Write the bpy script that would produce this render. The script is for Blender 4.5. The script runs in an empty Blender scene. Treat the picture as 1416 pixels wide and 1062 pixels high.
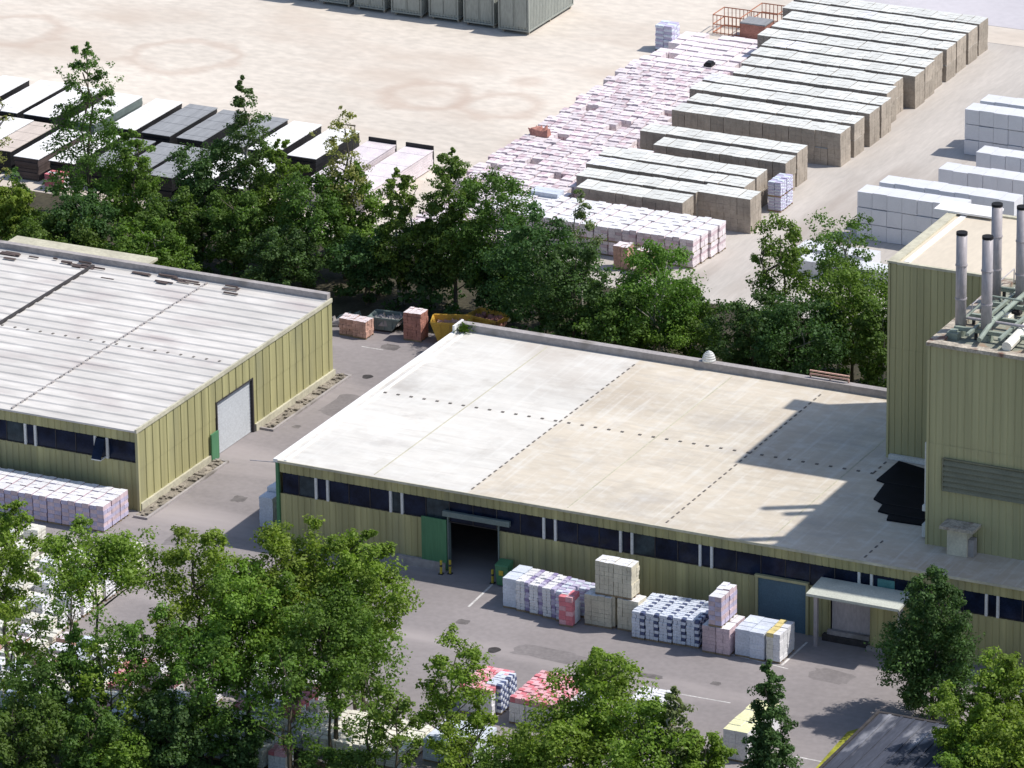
import bpy, math, random
import numpy as np
from mathutils import Vector, Matrix
R_ = math.radians
rnd = random.Random(7)
SC = bpy.context.scene
COL = SC.collection

# ------------------------------------------------------------------ survey
# World axes follow the factory grid: +x along the hall fronts, +y away from
# the viewer along the hall sides, origin at the near left corner of the
# middle hall, metres.
F_, PX_, PY_, TH_, CH_ = 8000.0, 1000.0, 531.0, R_(21.0), 152.0
HEAD = R_(24.2)
_ox, _oy = -30.342, 366.048
_s, _c = math.sin(TH_), math.cos(TH_)
CA, SA = math.cos(-HEAD), math.sin(-HEAD)


def L(u, v, z=0.0):
    """ground-plan position of a point surveyed off the aerial photograph at height z"""
    x = (u - PX_) / F_
    y = -(v - PY_) / F_
    d = (x, y * _s + _c, y * _c - _s)
    t = (z - CH_) / d[2]
    dx, dy = d[0] * t - _ox, d[1] * t - _oy
    return dx * CA + dy * SA, -dx * SA + dy * CA


# ------------------------------------------------------------------ materials
def N(nt, kind, **kw):
    n = nt.nodes.new(kind)
    for k, v in kw.items():
        setattr(n, k, v)
    return n


def mat(name, base, var=0.18, scale=0.6, stretch=(1, 1, 1), rough=0.85, fine=9.0, fvar=0.12,
        stain=None, stain_scale=0.3, stain_lo=0.55, stain_hi=0.7, stain_stretch=(1, 1, 1),
        objvar=0.0, spec=0.3, bump=0.0, metal=0.0, huevar=0.0):
    m = bpy.data.materials.new(name)
    m.use_nodes = True
    nt = m.node_tree
    bs = nt.nodes['Principled BSDF']
    bs.inputs['Roughness'].default_value = rough
    bs.inputs['Specular IOR Level'].default_value = spec
    bs.inputs['Metallic'].default_value = metal
    tc = N(nt, 'ShaderNodeTexCoord')
    oi = N(nt, 'ShaderNodeObjectInfo')
    off = N(nt, 'ShaderNodeVectorMath', operation='SCALE')
    cmb = N(nt, 'ShaderNodeCombineXYZ')
    for i in range(3):
        nt.links.new(oi.outputs['Random'], cmb.inputs[i])
    nt.links.new(cmb.outputs[0], off.inputs[0])
    off.inputs['Scale'].default_value = 37.0
    add = N(nt, 'ShaderNodeVectorMath', operation='ADD')
    nt.links.new(tc.outputs['Object'], add.inputs[0])
    nt.links.new(off.outputs[0], add.inputs[1])

    def noise(sc, st, detail=4):
        mp = N(nt, 'ShaderNodeMapping')
        mp.inputs['Scale'].default_value = st
        nt.links.new(add.outputs[0], mp.inputs[0])
        nz = N(nt, 'ShaderNodeTexNoise')
        nz.inputs['Scale'].default_value = sc
        nz.inputs['Detail'].default_value = detail
        nt.links.new(mp.outputs[0], nz.inputs['Vector'])
        return nz.outputs['Fac']
    n1 = noise(scale, stretch)
    n2 = noise(fine, stretch, 3)

    def mrange(src, a, b, lo=0.3, hi=0.7):
        r = N(nt, 'ShaderNodeMapRange')
        r.inputs['From Min'].default_value = lo
        r.inputs['From Max'].default_value = hi
        r.inputs['To Min'].default_value = a
        r.inputs['To Max'].default_value = b
        nt.links.new(src, r.inputs['Value'])
        return r.outputs[0]

    def mul(a, b):
        r = N(nt, 'ShaderNodeMath', operation='MULTIPLY')
        nt.links.new(a, r.inputs[0])
        nt.links.new(b, r.inputs[1])
        return r.outputs[0]
    fac = mul(mrange(n1, 1 - var, 1 + var), mrange(n2, 1 - fvar, 1 + fvar))
    if objvar:
        fac = mul(fac, mrange(oi.outputs['Random'], 1 - objvar, 1 + objvar, 0, 1))
    col = N(nt, 'ShaderNodeVectorMath', operation='SCALE')
    col.inputs[0].default_value = base[:3]
    nt.links.new(fac, col.inputs['Scale'])
    out = col.outputs[0]
    if stain is not None:
        n3 = noise(stain_scale, stain_stretch, 6)
        mx = N(nt, 'ShaderNodeMix', data_type='RGBA')
        nt.links.new(mrange(n3, 0, 1, stain_lo, stain_hi), mx.inputs['Factor'])
        nt.links.new(out, mx.inputs['A'])
        mx.inputs['B'].default_value = (*stain, 1)
        out = mx.outputs['Result']
    nt.links.new(out, bs.inputs['Base Color'])
    if bump:
        bp = N(nt, 'ShaderNodeBump')
        bp.inputs['Strength'].default_value = bump
        bp.inputs['Distance'].default_value = 0.05
        nt.links.new(n2, bp.inputs['Height'])
        nt.links.new(bp.outputs[0], bs.inputs['Normal'])
    m['_out'] = 1
    return m


def leaf_mat(name, base, trans=0.35, var=0.45):
    m = bpy.data.materials.new(name)
    m.use_nodes = True
    nt = m.node_tree
    nt.nodes.clear()
    o = N(nt, 'ShaderNodeOutputMaterial')
    at = N(nt, 'ShaderNodeAttribute', attribute_name='tint')
    oi = N(nt, 'ShaderNodeObjectInfo')
    r = N(nt, 'ShaderNodeMapRange')
    r.inputs['To Min'].default_value = 1 - var
    r.inputs['To Max'].default_value = 1 + var
    nt.links.new(at.outputs['Fac'], r.inputs['Value'])
    hs = N(nt, 'ShaderNodeHueSaturation')
    hr = N(nt, 'ShaderNodeMapRange')
    hr.inputs['To Min'].default_value = 0.485
    hr.inputs['To Max'].default_value = 0.515
    nt.links.new(oi.outputs['Random'], hr.inputs['Value'])
    nt.links.new(hr.outputs[0], hs.inputs['Hue'])
    nt.links.new(r.outputs[0], hs.inputs['Value'])
    hs.inputs['Color'].default_value = (*base, 1)
    d = N(nt, 'ShaderNodeBsdfPrincipled')
    d.inputs['Roughness'].default_value = 0.55
    d.inputs['Specular IOR Level'].default_value = 0.25
    t = N(nt, 'ShaderNodeBsdfTranslucent')
    nt.links.new(hs.outputs[0], d.inputs['Base Color'])
    yel = N(nt, 'ShaderNodeMix', data_type='RGBA', blend_type='MULTIPLY')
    yel.inputs['Factor'].default_value = 1
    nt.links.new(hs.outputs[0], yel.inputs['A'])
    yel.inputs['B'].default_value = (1.05, 1.2, 0.5, 1)
    nt.links.new(yel.outputs['Result'], t.inputs['Color'])
    mx = N(nt, 'ShaderNodeMixShader')
    mx.inputs[0].default_value = trans
    nt.links.new(d.outputs[0], mx.inputs[1])
    nt.links.new(t.outputs[0], mx.inputs[2])
    nt.links.new(mx.outputs[0], o.inputs[0])
    return m


M = {}
M['asphalt'] = mat('asphalt', (.256, .230, .226), .12, .12, rough=.92, fine=2.5, fvar=.07, stain=(.36, .32, .31),
                   stain_scale=.10, stain_lo=.52, stain_hi=.68, stain_stretch=(.35, 1.6, 1))
M['soil'] = mat('soil', (.055, .048, .03), .35, .35, fine=4, fvar=.3)
M['concrete'] = mat('yard_concrete', (.47, .43, .39), .10, .2, stretch=(2.2, .35, 1), fine=2.2, fvar=.06,
                    stain=(.36, .31, .27), stain_scale=.16, stain_stretch=(2.0, .3, 1), stain_lo=.5, stain_hi=.75)
M['farroad'] = mat('far_road', (.52, .49, .51), .06, .1, fine=1.5, fvar=.04)
M['grass'] = mat('grass_strip', (.26, .26, .03), .3, .8, fine=6, fvar=.3)
M['wall'] = mat('olive_cladding', (.385, .36, .18), .20, 1.1, stretch=(1, 1, .03), fine=3.0, fvar=.10,
                stain=(.25, .245, .15), stain_scale=.5, stain_lo=.5, stain_hi=.8, stain_stretch=(1, 1, .25), rough=.6)
M['wall2'] = mat('grey_olive_cladding', (.405, .38, .21), .13, 1.0, stretch=(1, 1, .03), fine=3.0, fvar=.08,
                 stain=(.33, .28, .17), stain_scale=.22, stain_lo=.58, stain_hi=.8, rough=.6)
M['glass'] = mat('dark_glass', (.010, .016, .036), .5, .9, rough=.12, spec=.12, fvar=.2)
M['white'] = mat('white_paint', (.66, .66, .64), .07, .8, rough=.55)
M['grey'] = mat('grey_concrete', (.36, .33, .32), .16, .5, fine=4, fvar=.12, stain=(.2, .18, .16), stain_scale=.5)
M['plinth'] = mat('plinth_concrete', (.50, .47, .36), .14, .6, fine=4, fvar=.12)
M['gravel'] = mat('gravel_bed', (.25, .22, .18), .35, 1.2, fine=8, fvar=.35)
M['shutter'] = mat('grey_shutter', (.50, .52, .54), .05, .4, rough=.5)
M['green'] = mat('green_panel', (.075, .21, .105), .12, .5, stretch=(1, 1, .1), rough=.5)
M['blue'] = mat('blue_shutter', (.085, .15, .195), .12, .5, rough=.5)
M['teal'] = mat('teal_pane', (.09, .24, .24), .2, 1.2, rough=.3)
M['yellow'] = mat('yellow_paint', (.55, .42, .05), .15, 2, rough=.5)
M['galv'] = mat('galvanised_steel', (.40, .37, .38), .10, .8, stretch=(1, 1, .3), rough=.5, metal=.15)
M['black'] = mat('black_soot', (.012, .012, .014), .3, 2)
M['nearblack'] = mat('near_black_slab', (.006, .006, .009), .3, 1, rough=.7, spec=.1)
M['pipegreen'] = mat('green_grey_steel', (.27, .31, .26), .15, 1.2, rough=.55)
M['rust'] = mat('rusty_edge', (.42, .37, .30), .3, 1.5, fine=6, fvar=.25, stain=(.20, .11, .08), stain_scale=1.2)
M['cream'] = mat('cream_roof', (.62, .54, .43), .06, .25, stretch=(1, .3, 1), fine=3, fvar=.05)
M['wood'] = mat('pallet_wood', (.30, .22, .14), .25, 2.5, rough=.9)
M['bark'] = mat('bark', (.10, .085, .06), .3, 2.5, stretch=(1, 1, .2))
M['barkpale'] = mat('pale_bark', (.34, .32, .27), .3, 2.5, stretch=(1, 1, .4))
M['pw'] = mat('white_film', (.74, .73, .74), .07, 1.6, rough=.45, objvar=.06)
M['pwc'] = mat('ivory_film', (.74, .71, .62), .09, 1.4, rough=.5, objvar=.08)
M['pwb'] = mat('bluish_film', (.62, .66, .74), .08, 1.4, rough=.45, objvar=.06)
M['pink'] = mat('pinkish_bags', (.60, .47, .50), .14, 1.5, rough=.7, objvar=.12)
M['pinkw'] = mat('pale_pink_film', (.735, .655, .668), .10, 1.2, rough=.55, objvar=.10, fvar=.12)
M['purple'] = mat('purple_print', (.30, .25, .42), .15, 2, rough=.6)
M['lilac'] = mat('lilac_bags', (.50, .46, .60), .12, 1.5, rough=.6)
M['navy'] = mat('navy_print', (.085, .105, .20), .2, 2, rough=.6)
M['red'] = mat('red_print', (.64, .20, .23), .12, 2, rough=.6)
M['redp'] = mat('red_pink_bags', (.72, .40, .43), .15, 1.5, rough=.6, objvar=.1)
M['amber'] = mat('amber_print', (.68, .56, .24), .15, 2, rough=.6)
M['beigeblk'] = mat('beige_blocks', (.60, .55, .43), .14, 1.2, fine=7, fvar=.1, objvar=.06)
M['brownblk'] = mat('brown_blocks', (.36, .31, .255), .16, 1.0, fine=6, fvar=.1, objvar=.10)
M['blktop'] = mat('dusty_block_tops', (.64, .64, .605), .06, .7, fine=5, fvar=.05, objvar=.07)
M['brick'] = mat('red_bricks', (.42, .20, .16), .2, 1.5, fine=8, fvar=.2)
M['brickp'] = mat('salmon_bricks', (.55, .34, .27), .2, 1.5, fine=8, fvar=.18)
M['greyblk'] = mat('dark_grey_boards', (.27, .275, .285), .12, .5, stretch=(4, .25, 1), fine=4, fvar=.12)
M['whitetarp'] = mat('white_boards', (.80, .78, .76), .05, .6, fine=3, fvar=.04)
M['tanboards'] = mat('tan_boards', (.56, .48, .42), .10, .6, stretch=(4, .3, 1))
M['blacktarp'] = mat('black_sheeting', (.018, .018, .02), .3, .8, rough=.6)
M['cont'] = mat('grey_green_container', (.30, .315, .285), .10, .5, stretch=(1, 1, .2), rough=.6)
M['orange'] = mat('orange_paint', (.66, .40, .07), .15, 1.2, rough=.55, stain=(.25, .14, .06), stain_scale=.8, stain_lo=.58)
M['skipblue'] = mat('grey_blue_paint', (.16, .20, .19), .15, 1.2, rough=.6)
M['rustred'] = mat('rust_red_steel', (.42, .17, .10), .2, 2, rough=.7)
M['slate'] = mat('dark_slate_roof', (.055, .06, .08), .25, .4, stretch=(2.5, .35, 1), fine=3, fvar=.2, stain=(.34, .34, .37),
                 stain_scale=.45, stain_stretch=(1.4, .5, 1), stain_lo=.56, stain_hi=.72, rough=.6)
M['paint'] = mat('road_paint', (.56, .54, .52), .2, 1.5, fine=6, fvar=.2)
M['dark'] = mat('dark_patch', (.05, .045, .045), .3, 2)
M['leaf'] = leaf_mat('leaf_mid', (.142, .232, .042), .42)
M['leafb'] = leaf_mat('leaf_bright', (.190, .285, .044), .42)
M['leafd'] = leaf_mat('leaf_dark', (.076, .140, .042), .4)
M['leafy'] = leaf_mat('leaf_yellowish', (.30, .29, .10), .4)
M['leafp'] = leaf_mat('leaf_pale', (.17, .21, .075), .35)
M['leafk'] = leaf_mat('leaf_deep', (.112, .192, .042), .44)


M['deck'] = mat('grey_green_deck', (.26, .27, .22), .25, .8, fine=5, fvar=.2, stain=(.34, .24, .17), stain_scale=.7)
M['glassb'] = mat('grey_green_glass', (.035, .05, .06), .4, 1.5, rough=.15, spec=.15)
M['louvre'] = mat('olive_grey_louvre', (.20, .195, .135), .1, .6, rough=.5)
M['dots'] = mat('joint_fixings', (.16, .145, .13), .2, 2)
M['packw'] = mat('smooth_white_packs', (.66, .66, .68), .04, .8, rough=.5, fvar=.03)
M['canopy'] = mat('canopy_sheet', (.52, .53, .46), .1, .8, rough=.6)
M['darkbrown'] = mat('dark_brown_boards', (.10, .075, .07), .2, 1.2)
M['lemon'] = mat('pale_yellow_film', (.72, .70, .42), .08, 1.5)


def roof_white():
    m = mat('pale_roof_felt', (.63, .60, .55), .10, .10, stretch=(.5, 1.6, 1), fine=1.3, fvar=.06,
            stain=(.46, .40, .34), stain_scale=.07, stain_lo=.5, stain_hi=.72, stain_stretch=(1, .8, 1), rough=.8)
    return m


def roof_sheet():
    return mat('weathered_roof_sheets', (.59, .56, .525), .13, .45, stretch=(.35, 1.2, 1), fine=1.6, fvar=.09,
               stain=(.47, .42, .40), stain_scale=.25, stain_lo=.52, stain_hi=.74, stain_stretch=(.8, 1.4, 1), rough=.85)


def roof_felt():
    """membrane roof: two large bays of different age, water streaks, blotches"""
    m = roof_white()
    nt = m.node_tree
    bs = nt.nodes['Principled BSDF']
    src = bs.inputs['Base Color'].links[0].from_socket
    tc = [n for n in nt.nodes if n.type == 'TEX_COORD'][0]
    sp = N(nt, 'ShaderNodeSeparateXYZ')
    nt.links.new(tc.outputs['Object'], sp.inputs[0])

    def rng_(s, a, b, c=0., d=1.):
        r = N(nt, 'ShaderNodeMapRange')
        r.inputs['From Min'].default_value = a
        r.inputs['From Max'].default_value = b
        r.inputs['To Min'].default_value = c
        r.inputs['To Max'].default_value = d
        nt.links.new(s, r.inputs['Value'])
        return r.outputs[0]
    bay = rng_(sp.outputs[0], 14.4, 14.6)            # older membrane right of the first joint
    mx = N(nt, 'ShaderNodeMix', data_type='RGBA', blend_type='MULTIPLY')
    nt.links.new(bay, mx.inputs['Factor'])
    nt.links.new(src, mx.inputs['A'])
    mx.inputs['B'].default_value = (.93, .86, .76, 1)

    def streak(st, sc, lo, hi, colr, prev, f=1.0):
        mp = N(nt, 'ShaderNodeMapping')
        mp.inputs['Scale'].default_value = st
        nt.links.new(tc.outputs['Object'], mp.inputs[0])
        nz = N(nt, 'ShaderNodeTexNoise')
        nz.inputs['Scale'].default_value = sc
        nz.inputs['Detail'].default_value = 9
        nz.inputs['Roughness'].default_value = .62
        nt.links.new(mp.outputs[0], nz.inputs['Vector'])
        x = N(nt, 'ShaderNodeMix', data_type='RGBA')
        nt.links.new(rng_(nz.outputs['Fac'], lo, hi, 0, f), x.inputs['Factor'])
        nt.links.new(prev, x.inputs['A'])
        x.inputs['B'].default_value = (*colr, 1)
        return x.outputs['Result']
    o = streak((2.2, .09, 1), 1.0, .52, .72, (.72, .70, .66), mx.outputs['Result'], .5)
    o = streak((.10, 1.8, 1), 1.0, .55, .75, (.40, .36, .31), o, .45)
    o = streak((.8, .8, 1), .35, .55, .72, (.40, .36, .31), o, .45)
    o = streak((.8, 1.1, 1), 1.1, .48, .72, (.72, .71, .67), o, .38)
    o = streak((.6, .9, 1), .22, .56, .68, (.34, .31, .29), o, .35)
    # streaks and blotches laid over the bays become the base colour
    nt.links.new(o, bs.inputs['Base Color'])
    return m


M['roof2'] = roof_felt()
M['roof1'] = roof_sheet()


def sand_mat():
    m = mat('sandy_yard', (.615, .55, .475), .10, .06, stretch=(.7, 1.2, 1), fine=1.3, fvar=.09,
            stain=(.52, .435, .36), stain_scale=.09, stain_lo=.5, stain_hi=.72, stain_stretch=(.7, 1.2, 1), rough=.95)
    nt = m.node_tree
    bs = nt.nodes['Principled BSDF']
    src = bs.inputs['Base Color'].links[0].from_socket
    geo = N(nt, 'ShaderNodeTexCoord')
    nz = N(nt, 'ShaderNodeTexNoise')
    nz.inputs['Scale'].default_value = .35
    nz.inputs['Detail'].default_value = 5
    nt.links.new(geo.outputs['Object'], nz.inputs['Vector'])
    for (u, v, rad, wd, k) in ((590, 132, 3.6, .16, .55), (692, 146, 3.3, .16, .5), (255, 78, 4.6, .12, .5),
                                (20, 42, 4.2, .14, .5), 
                               (730, 113, .7, .9, .5)):
        x, y = L(u, v)
        mp = N(nt, 'ShaderNodeVectorMath', operation='SUBTRACT')
        mp.inputs[1].default_value = (x, y, 0)
        nt.links.new(geo.outputs['Object'], mp.inputs[0])
        ln = N(nt, 'ShaderNodeVectorMath', operation='LENGTH')
        nt.links.new(mp.outputs[0], ln.inputs[0])
        wob = N(nt, 'ShaderNodeMath', operation='MULTIPLY_ADD')
        nt.links.new(nz.outputs['Fac'], wob.inputs[0])
        wob.inputs[1].default_value = rad * .9
        nt.links.new(ln.outputs['Value'], wob.inputs[2])
        df = N(nt, 'ShaderNodeMath', operation='SUBTRACT')
        nt.links.new(wob.outputs[0], df.inputs[0])
        df.inputs[1].default_value = rad * 1.42
        ab = N(nt, 'ShaderNodeMath', operation='ABSOLUTE')
        k *= .85
        nt.links.new(df.outputs[0], ab.inputs[0])
        r = N(nt, 'ShaderNodeMapRange')
        r.inputs['From Min'].default_value = rad * wd * .3
        r.inputs['From Max'].default_value = rad * wd * 2.0
        r.inputs['To Min'].default_value = k
        r.inputs['To Max'].default_value = 0
        nt.links.new(ab.outputs[0], r.inputs['Value'])
        mx = N(nt, 'ShaderNodeMix', data_type='RGBA')
        nt.links.new(r.outputs[0], mx.inputs['Factor'])
        nt.links.new(src, mx.inputs['A'])
        mx.inputs['B'].default_value = (.46, .35, .28, 1)
        src = mx.outputs['Result']
    nt.links.new(src, bs.inputs['Base Color'])
    return m


M['sand'] = sand_mat()


# ------------------------------------------------------------------ mesh builder
class MB:
    def __init__(self):
        self.v, self.f, self.mi = [], [], []

    def face(self, pts, mi=0):
        k = len(self.v)
        self.v.extend(pts)
        self.f.append(tuple(range(k, k + len(pts))))
        self.mi.append(mi)

    def box(self, x0, x1, y0, y1, z0, z1, mi=0, top=None, side=None, bottom=True):
        k = len(self.v)
        self.v += [(x0, y0, z0), (x1, y0, z0), (x1, y1, z0), (x0, y1, z0), (x0, y0, z1), (x1, y0, z1), (x1, y1, z1), (x0, y1, z1)]
        fs = [(4, 5, 6, 7), (0, 1, 5, 4), (1, 2, 6, 5), (2, 3, 7, 6), (3, 0, 4, 7)]
        if bottom:
            fs.append((3, 2, 1, 0))
        for i, f in enumerate(fs):
            self.f.append(tuple(k + j for j in f))
            self.mi.append(top if (i == 0 and top is not None) else mi)

    def hexa(self, b, t, mi=0, top=None):
        """solid from four bottom and four top points (ccw from above)"""
        k = len(self.v)
        self.v += list(b) + list(t)
        for i, f in enumerate([(4, 5, 6, 7), (0, 1, 5, 4), (1, 2, 6, 5), (2, 3, 7, 6), (3, 0, 4, 7), (3, 2, 1, 0)]):
            self.f.append(tuple(k + j for j in f))
            self.mi.append(top if (i == 0 and top is not None) else mi)

    def prism(self, poly, z0, z1, mi=0, top=None):
        k = len(self.v)
        n = len(poly)
        self.v += [(x, y, z0) for x, y in poly] + [(x, y, z1) for x, y in poly]
        self.f.append(tuple(k + n + i for i in range(n)))
        self.mi.append(mi if top is None else top)
        self.f.append(tuple(k + n - 1 - i for i in range(n)))
        self.mi.append(mi)
        for i in range(n):
            j = (i + 1) % n
            self.f.append((k + i, k + j, k + n + j, k + n + i))
            self.mi.append(mi)

    def tube(self, p, q, r0, r1=None, n=8, mi=0, caps=True):
        r1 = r0 if r1 is None else r1
        p, q = Vector(p), Vector(q)
        d = (q - p).normalized()
        a = d.orthogonal().normalized()
        b = d.cross(a)
        k = len(self.v)
        for c, r in ((p, r0), (q, r1)):
            for i in range(n):
                t = 2 * math.pi * i / n
                self.v.append(tuple(c + a * (r * math.cos(t)) + b * (r * math.sin(t))))
        for i in range(n):
            j = (i + 1) % n
            self.f.append((k + i, k + j, k + n + j, k + n + i))
            self.mi.append(mi)
        if caps:
            self.f.append(tuple(k + n + i for i in range(n)))
            self.f.append(tuple(k + n - 1 - i for i in range(n)))
            self.mi += [mi, mi]

    def cladding(self, axis, s0, s1, at, z0, z1, out, pitch=.5, groove=.10, depth=.042, holes=(), mi=0, flip=False):
        """ribbed sheet standing at x or y = at; out = +1/-1 the side it faces; holes = (s0,s1,z0,z1)"""
        br = {s0, s1}
        t = s0
        while t < s1:
            for e in (t, t + .04, t + groove, t + groove + .04):
                if s0 < e < s1:
                    br.add(round(e, 4))
            t += pitch
        for h in holes:
            for e in h[:2]:
                if s0 < e < s1:
                    br.add(e)
        br = sorted(br)

        def off(s):
            u = (s - s0) % pitch
            if u < .04:
                return -depth * u / .04
            if u < groove:
                return -depth
            if u < groove + .04:
                return -depth * (1 - (u - groove) / .04)
            return 0.0
        for a, b in zip(br, br[1:]):
            if b - a < 1e-4:
                continue
            mid = (a + b) / 2
            cuts = sorted([(h[2], h[3]) for h in holes if h[0] - 1e-6 <= mid <= h[1] + 1e-6])
            zz = z0
            spans = []
            for c0, c1 in cuts:
                if c0 > zz:
                    spans.append((zz, c0))
                zz = max(zz, c1)
            if zz < z1:
                spans.append((zz, z1))
            oa, ob = off(a + 1e-6) * 1.0, off(b - 1e-6)
            for q0, q1 in spans:
                if axis == 'x':
                    P = [(a, at + out * oa, q0), (b, at + out * ob, q0), (b, at + out * ob, q1), (a, at + out * oa, q1)]
                else:
                    P = [(at + out * oa, a, q0), (at + out * ob, b, q0), (at + out * ob, b, q1), (at + out * oa, a, q1)]
                self.face(P, mi)

    def mesh(self, name, mats, shift=(0, 0, 0), smooth=False):
        me = bpy.data.meshes.new(name)
        sx, sy, sz = shift
        me.from_pydata([(x - sx, y - sy, z - sz) for x, y, z in self.v], [], self.f)
        for m in (mats if isinstance(mats, (list, tuple)) else [mats]):
            me.materials.append(m)
        if any(self.mi):
            me.polygons.foreach_set('material_index', self.mi)
        if smooth:
            me.polygons.foreach_set('use_smooth', [True] * len(self.f))
        me.update()
        return me


ROOT = {}


def tag(o, label=None, cat=None, group=None, kind=None):
    if label:
        o['label'] = label
    if cat:
        o['category'] = cat
    if group:
        o['group'] = group
    if kind:
        o['kind'] = kind
    return o


def thing(name, label, cat, loc, group=None, rot=0.0):
    o = bpy.data.objects.new(name, None)
    o.empty_display_size = .5
    COL.objects.link(o)
    o.location = loc
    o.rotation_euler = (0, 0, rot)
    ROOT[o.name] = tuple(loc)
    return tag(o, label, cat, group)


def part(name, mb, mats, parent, local=False, smooth=False, label=None):
    loc = ROOT[parent.name]
    me = mb.mesh(name, mats, (0, 0, 0) if local else loc, smooth)
    o = bpy.data.objects.new(name, me)
    COL.objects.link(o)
    o.parent = parent
    ROOT[o.name] = loc
    if label:
        o['label'] = label
    return o


def single(name, mb, mats, label, cat, loc=(0, 0, 0), group=None, rot=0.0, local=False, smooth=False):
    me = mb.mesh(name, mats, (0, 0, 0) if local else loc, smooth)
    o = bpy.data.objects.new(name, me)
    COL.objects.link(o)
    o.location = loc
    o.rotation_euler = (0, 0, rot)
    return tag(o, label, cat, group)


def struct(name, poly, z, m, kind='structure'):
    mb = MB()
    mb.face([(x, y, z) for x, y in poly])
    o = bpy.data.objects.new(name, mb.mesh(name, m))
    COL.objects.link(o)
    o['kind'] = kind
    return o


def dup(root, loc, rot=0.0, label=None, group=None):
    r = root.copy()
    COL.objects.link(r)
    r.location = loc
    r.rotation_euler = (0, 0, rot)
    ROOT[r.name] = tuple(loc)
    if label:
        r['label'] = label
    if group:
        r['group'] = group
    for ch in list(root.children):
        c = ch.copy()
        COL.objects.link(c)
        c.parent = r
        for g in list(ch.children):
            d = g.copy()
            COL.objects.link(d)
            d.parent = c
    return r


# ------------------------------------------------------------------ ground
struct('ground', [(-420, -420), (420, -420), (420, 520), (-420, 520)], 0.0, M['asphalt'])
struct('sand_yard', [(-260, 56.5), (-24, 56.5), (-9.5, 66), (-9.5, 121), (-16, 124.5), (20, 124.5), (20, 129), (-30, 129), (-30, 300), (-260, 300)], .004, M['sand'])
struct('yard_road', [(-9.5, 55), (60, 55), (60, 124.4), (-9.4, 124.4)], .004, M['concrete'])
struct('far_road', [(-29.9, 129.1), (160, 129.1), (160, 300), (-29.9, 300)], .004, M['farroad'])
struct('tree_belt_soil', [(-120, 37), (-20, 37), (-14, 39.5), (-3, 41.5), (-2, 30.5), (42, 30.5), (42, 54.9), (-10, 54.9), (-24, 56.4), (-120, 56.4)], .008, M['soil'])
struct('foreground_soil', [(-30, -26), (6, -25.5), (20, -31), (30, -30), (58, -24), (90, -20), (90, -70), (-30, -70)], .004, M['soil'])
x0, y0 = L(1218, 990)
struct('grass_strip', [L(1112, 1080), L(1190, 1080), L(1192, 1006), L(1172, 1012)], .012, M['grass'])

def quadline(u0, v0, u1, v1, w=.14):
    a, b = Vector(L(u0, v0)), Vector(L(u1, v1))
    n = (b - a).normalized().orthogonal() * w / 2
    return [tuple(a + n), tuple(b + n), tuple(b - n), tuple(a - n)][::-1]


for s in ((648, 839, 681, 808, .16), (1081, 920, 1116, 888, .16), (1000, 902, 1090, 925, .1), (930, 958, 1010, 972, .10), (1100, 1046, 1140, 1054, .12), (500, 479, 530, 484, .1)):
    struct('road_marking', quadline(*s), .0045 if s[1] > 600 else .005, M['paint'])
# manhole / oil patches
def blob(u, v, rx, ry, name='manhole_cover'):
    x, y = L(u, v)
    struct(name, [(x + rx * math.cos(t) * (1 + .15 * math.sin(3 * t)), y + ry * math.sin(t)) for t in [i * math.pi / 8 for i in range(16)]], .006, M['dark'])


blob(683, 899, .42, .5)
blob(508, 521, .4, .45)

def patch(u, v, w_, d_, m, rot=0.0, z=.0025):
    x, y = L(u, v)
    c_, s_ = math.cos(rot), math.sin(rot)
    q_ = random.Random(int(u))
    pts = []
    for i in range(20):
        t_ = 2 * math.pi * i / 20
        e = q_.uniform(.82, 1.12)
        sx_, sy_ = math.copysign(abs(math.cos(t_)) ** .5, math.cos(t_)) * w_ * e, math.copysign(abs(math.sin(t_)) ** .5, math.sin(t_)) * d_ * e
        pts.append((x + sx_ * c_ - sy_ * s_, y + sx_ * s_ + sy_ * c_))
    struct('asphalt_patch', pts, z, m)


M['patch'] = mat('asphalt_repair', (.205, .185, .182), .12, .5, rough=.95, fine=4, fvar=.1)
M['oil'] = mat('oil_stain', (.15, .135, .13), .3, 1.2, rough=.7)
for p_ in ((760, 905, 2.6, .9, 'patch'), (640, 860, .5, .4, 'oil'), (900, 935, .8, .35, 'oil'), (470, 560, 1.0, 2.2, 'patch'), (330, 690, .5, .6, 'oil'), (1150, 935, 1.6, 1.0, 'patch'), (540, 480, .7, .6, 'oil'), (990, 945, .35, .3, 'oil'), (250, 745, .9, 1.4, 'patch'), (860, 960, 1.2, .5, 'patch'), (410, 590, .3, .3, 'oil')):
    patch(*p_[:4], M[p_[4]])

# ------------------------------------------------------------------ buildings
HW = 6.0


JW = random.Random(31)


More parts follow.
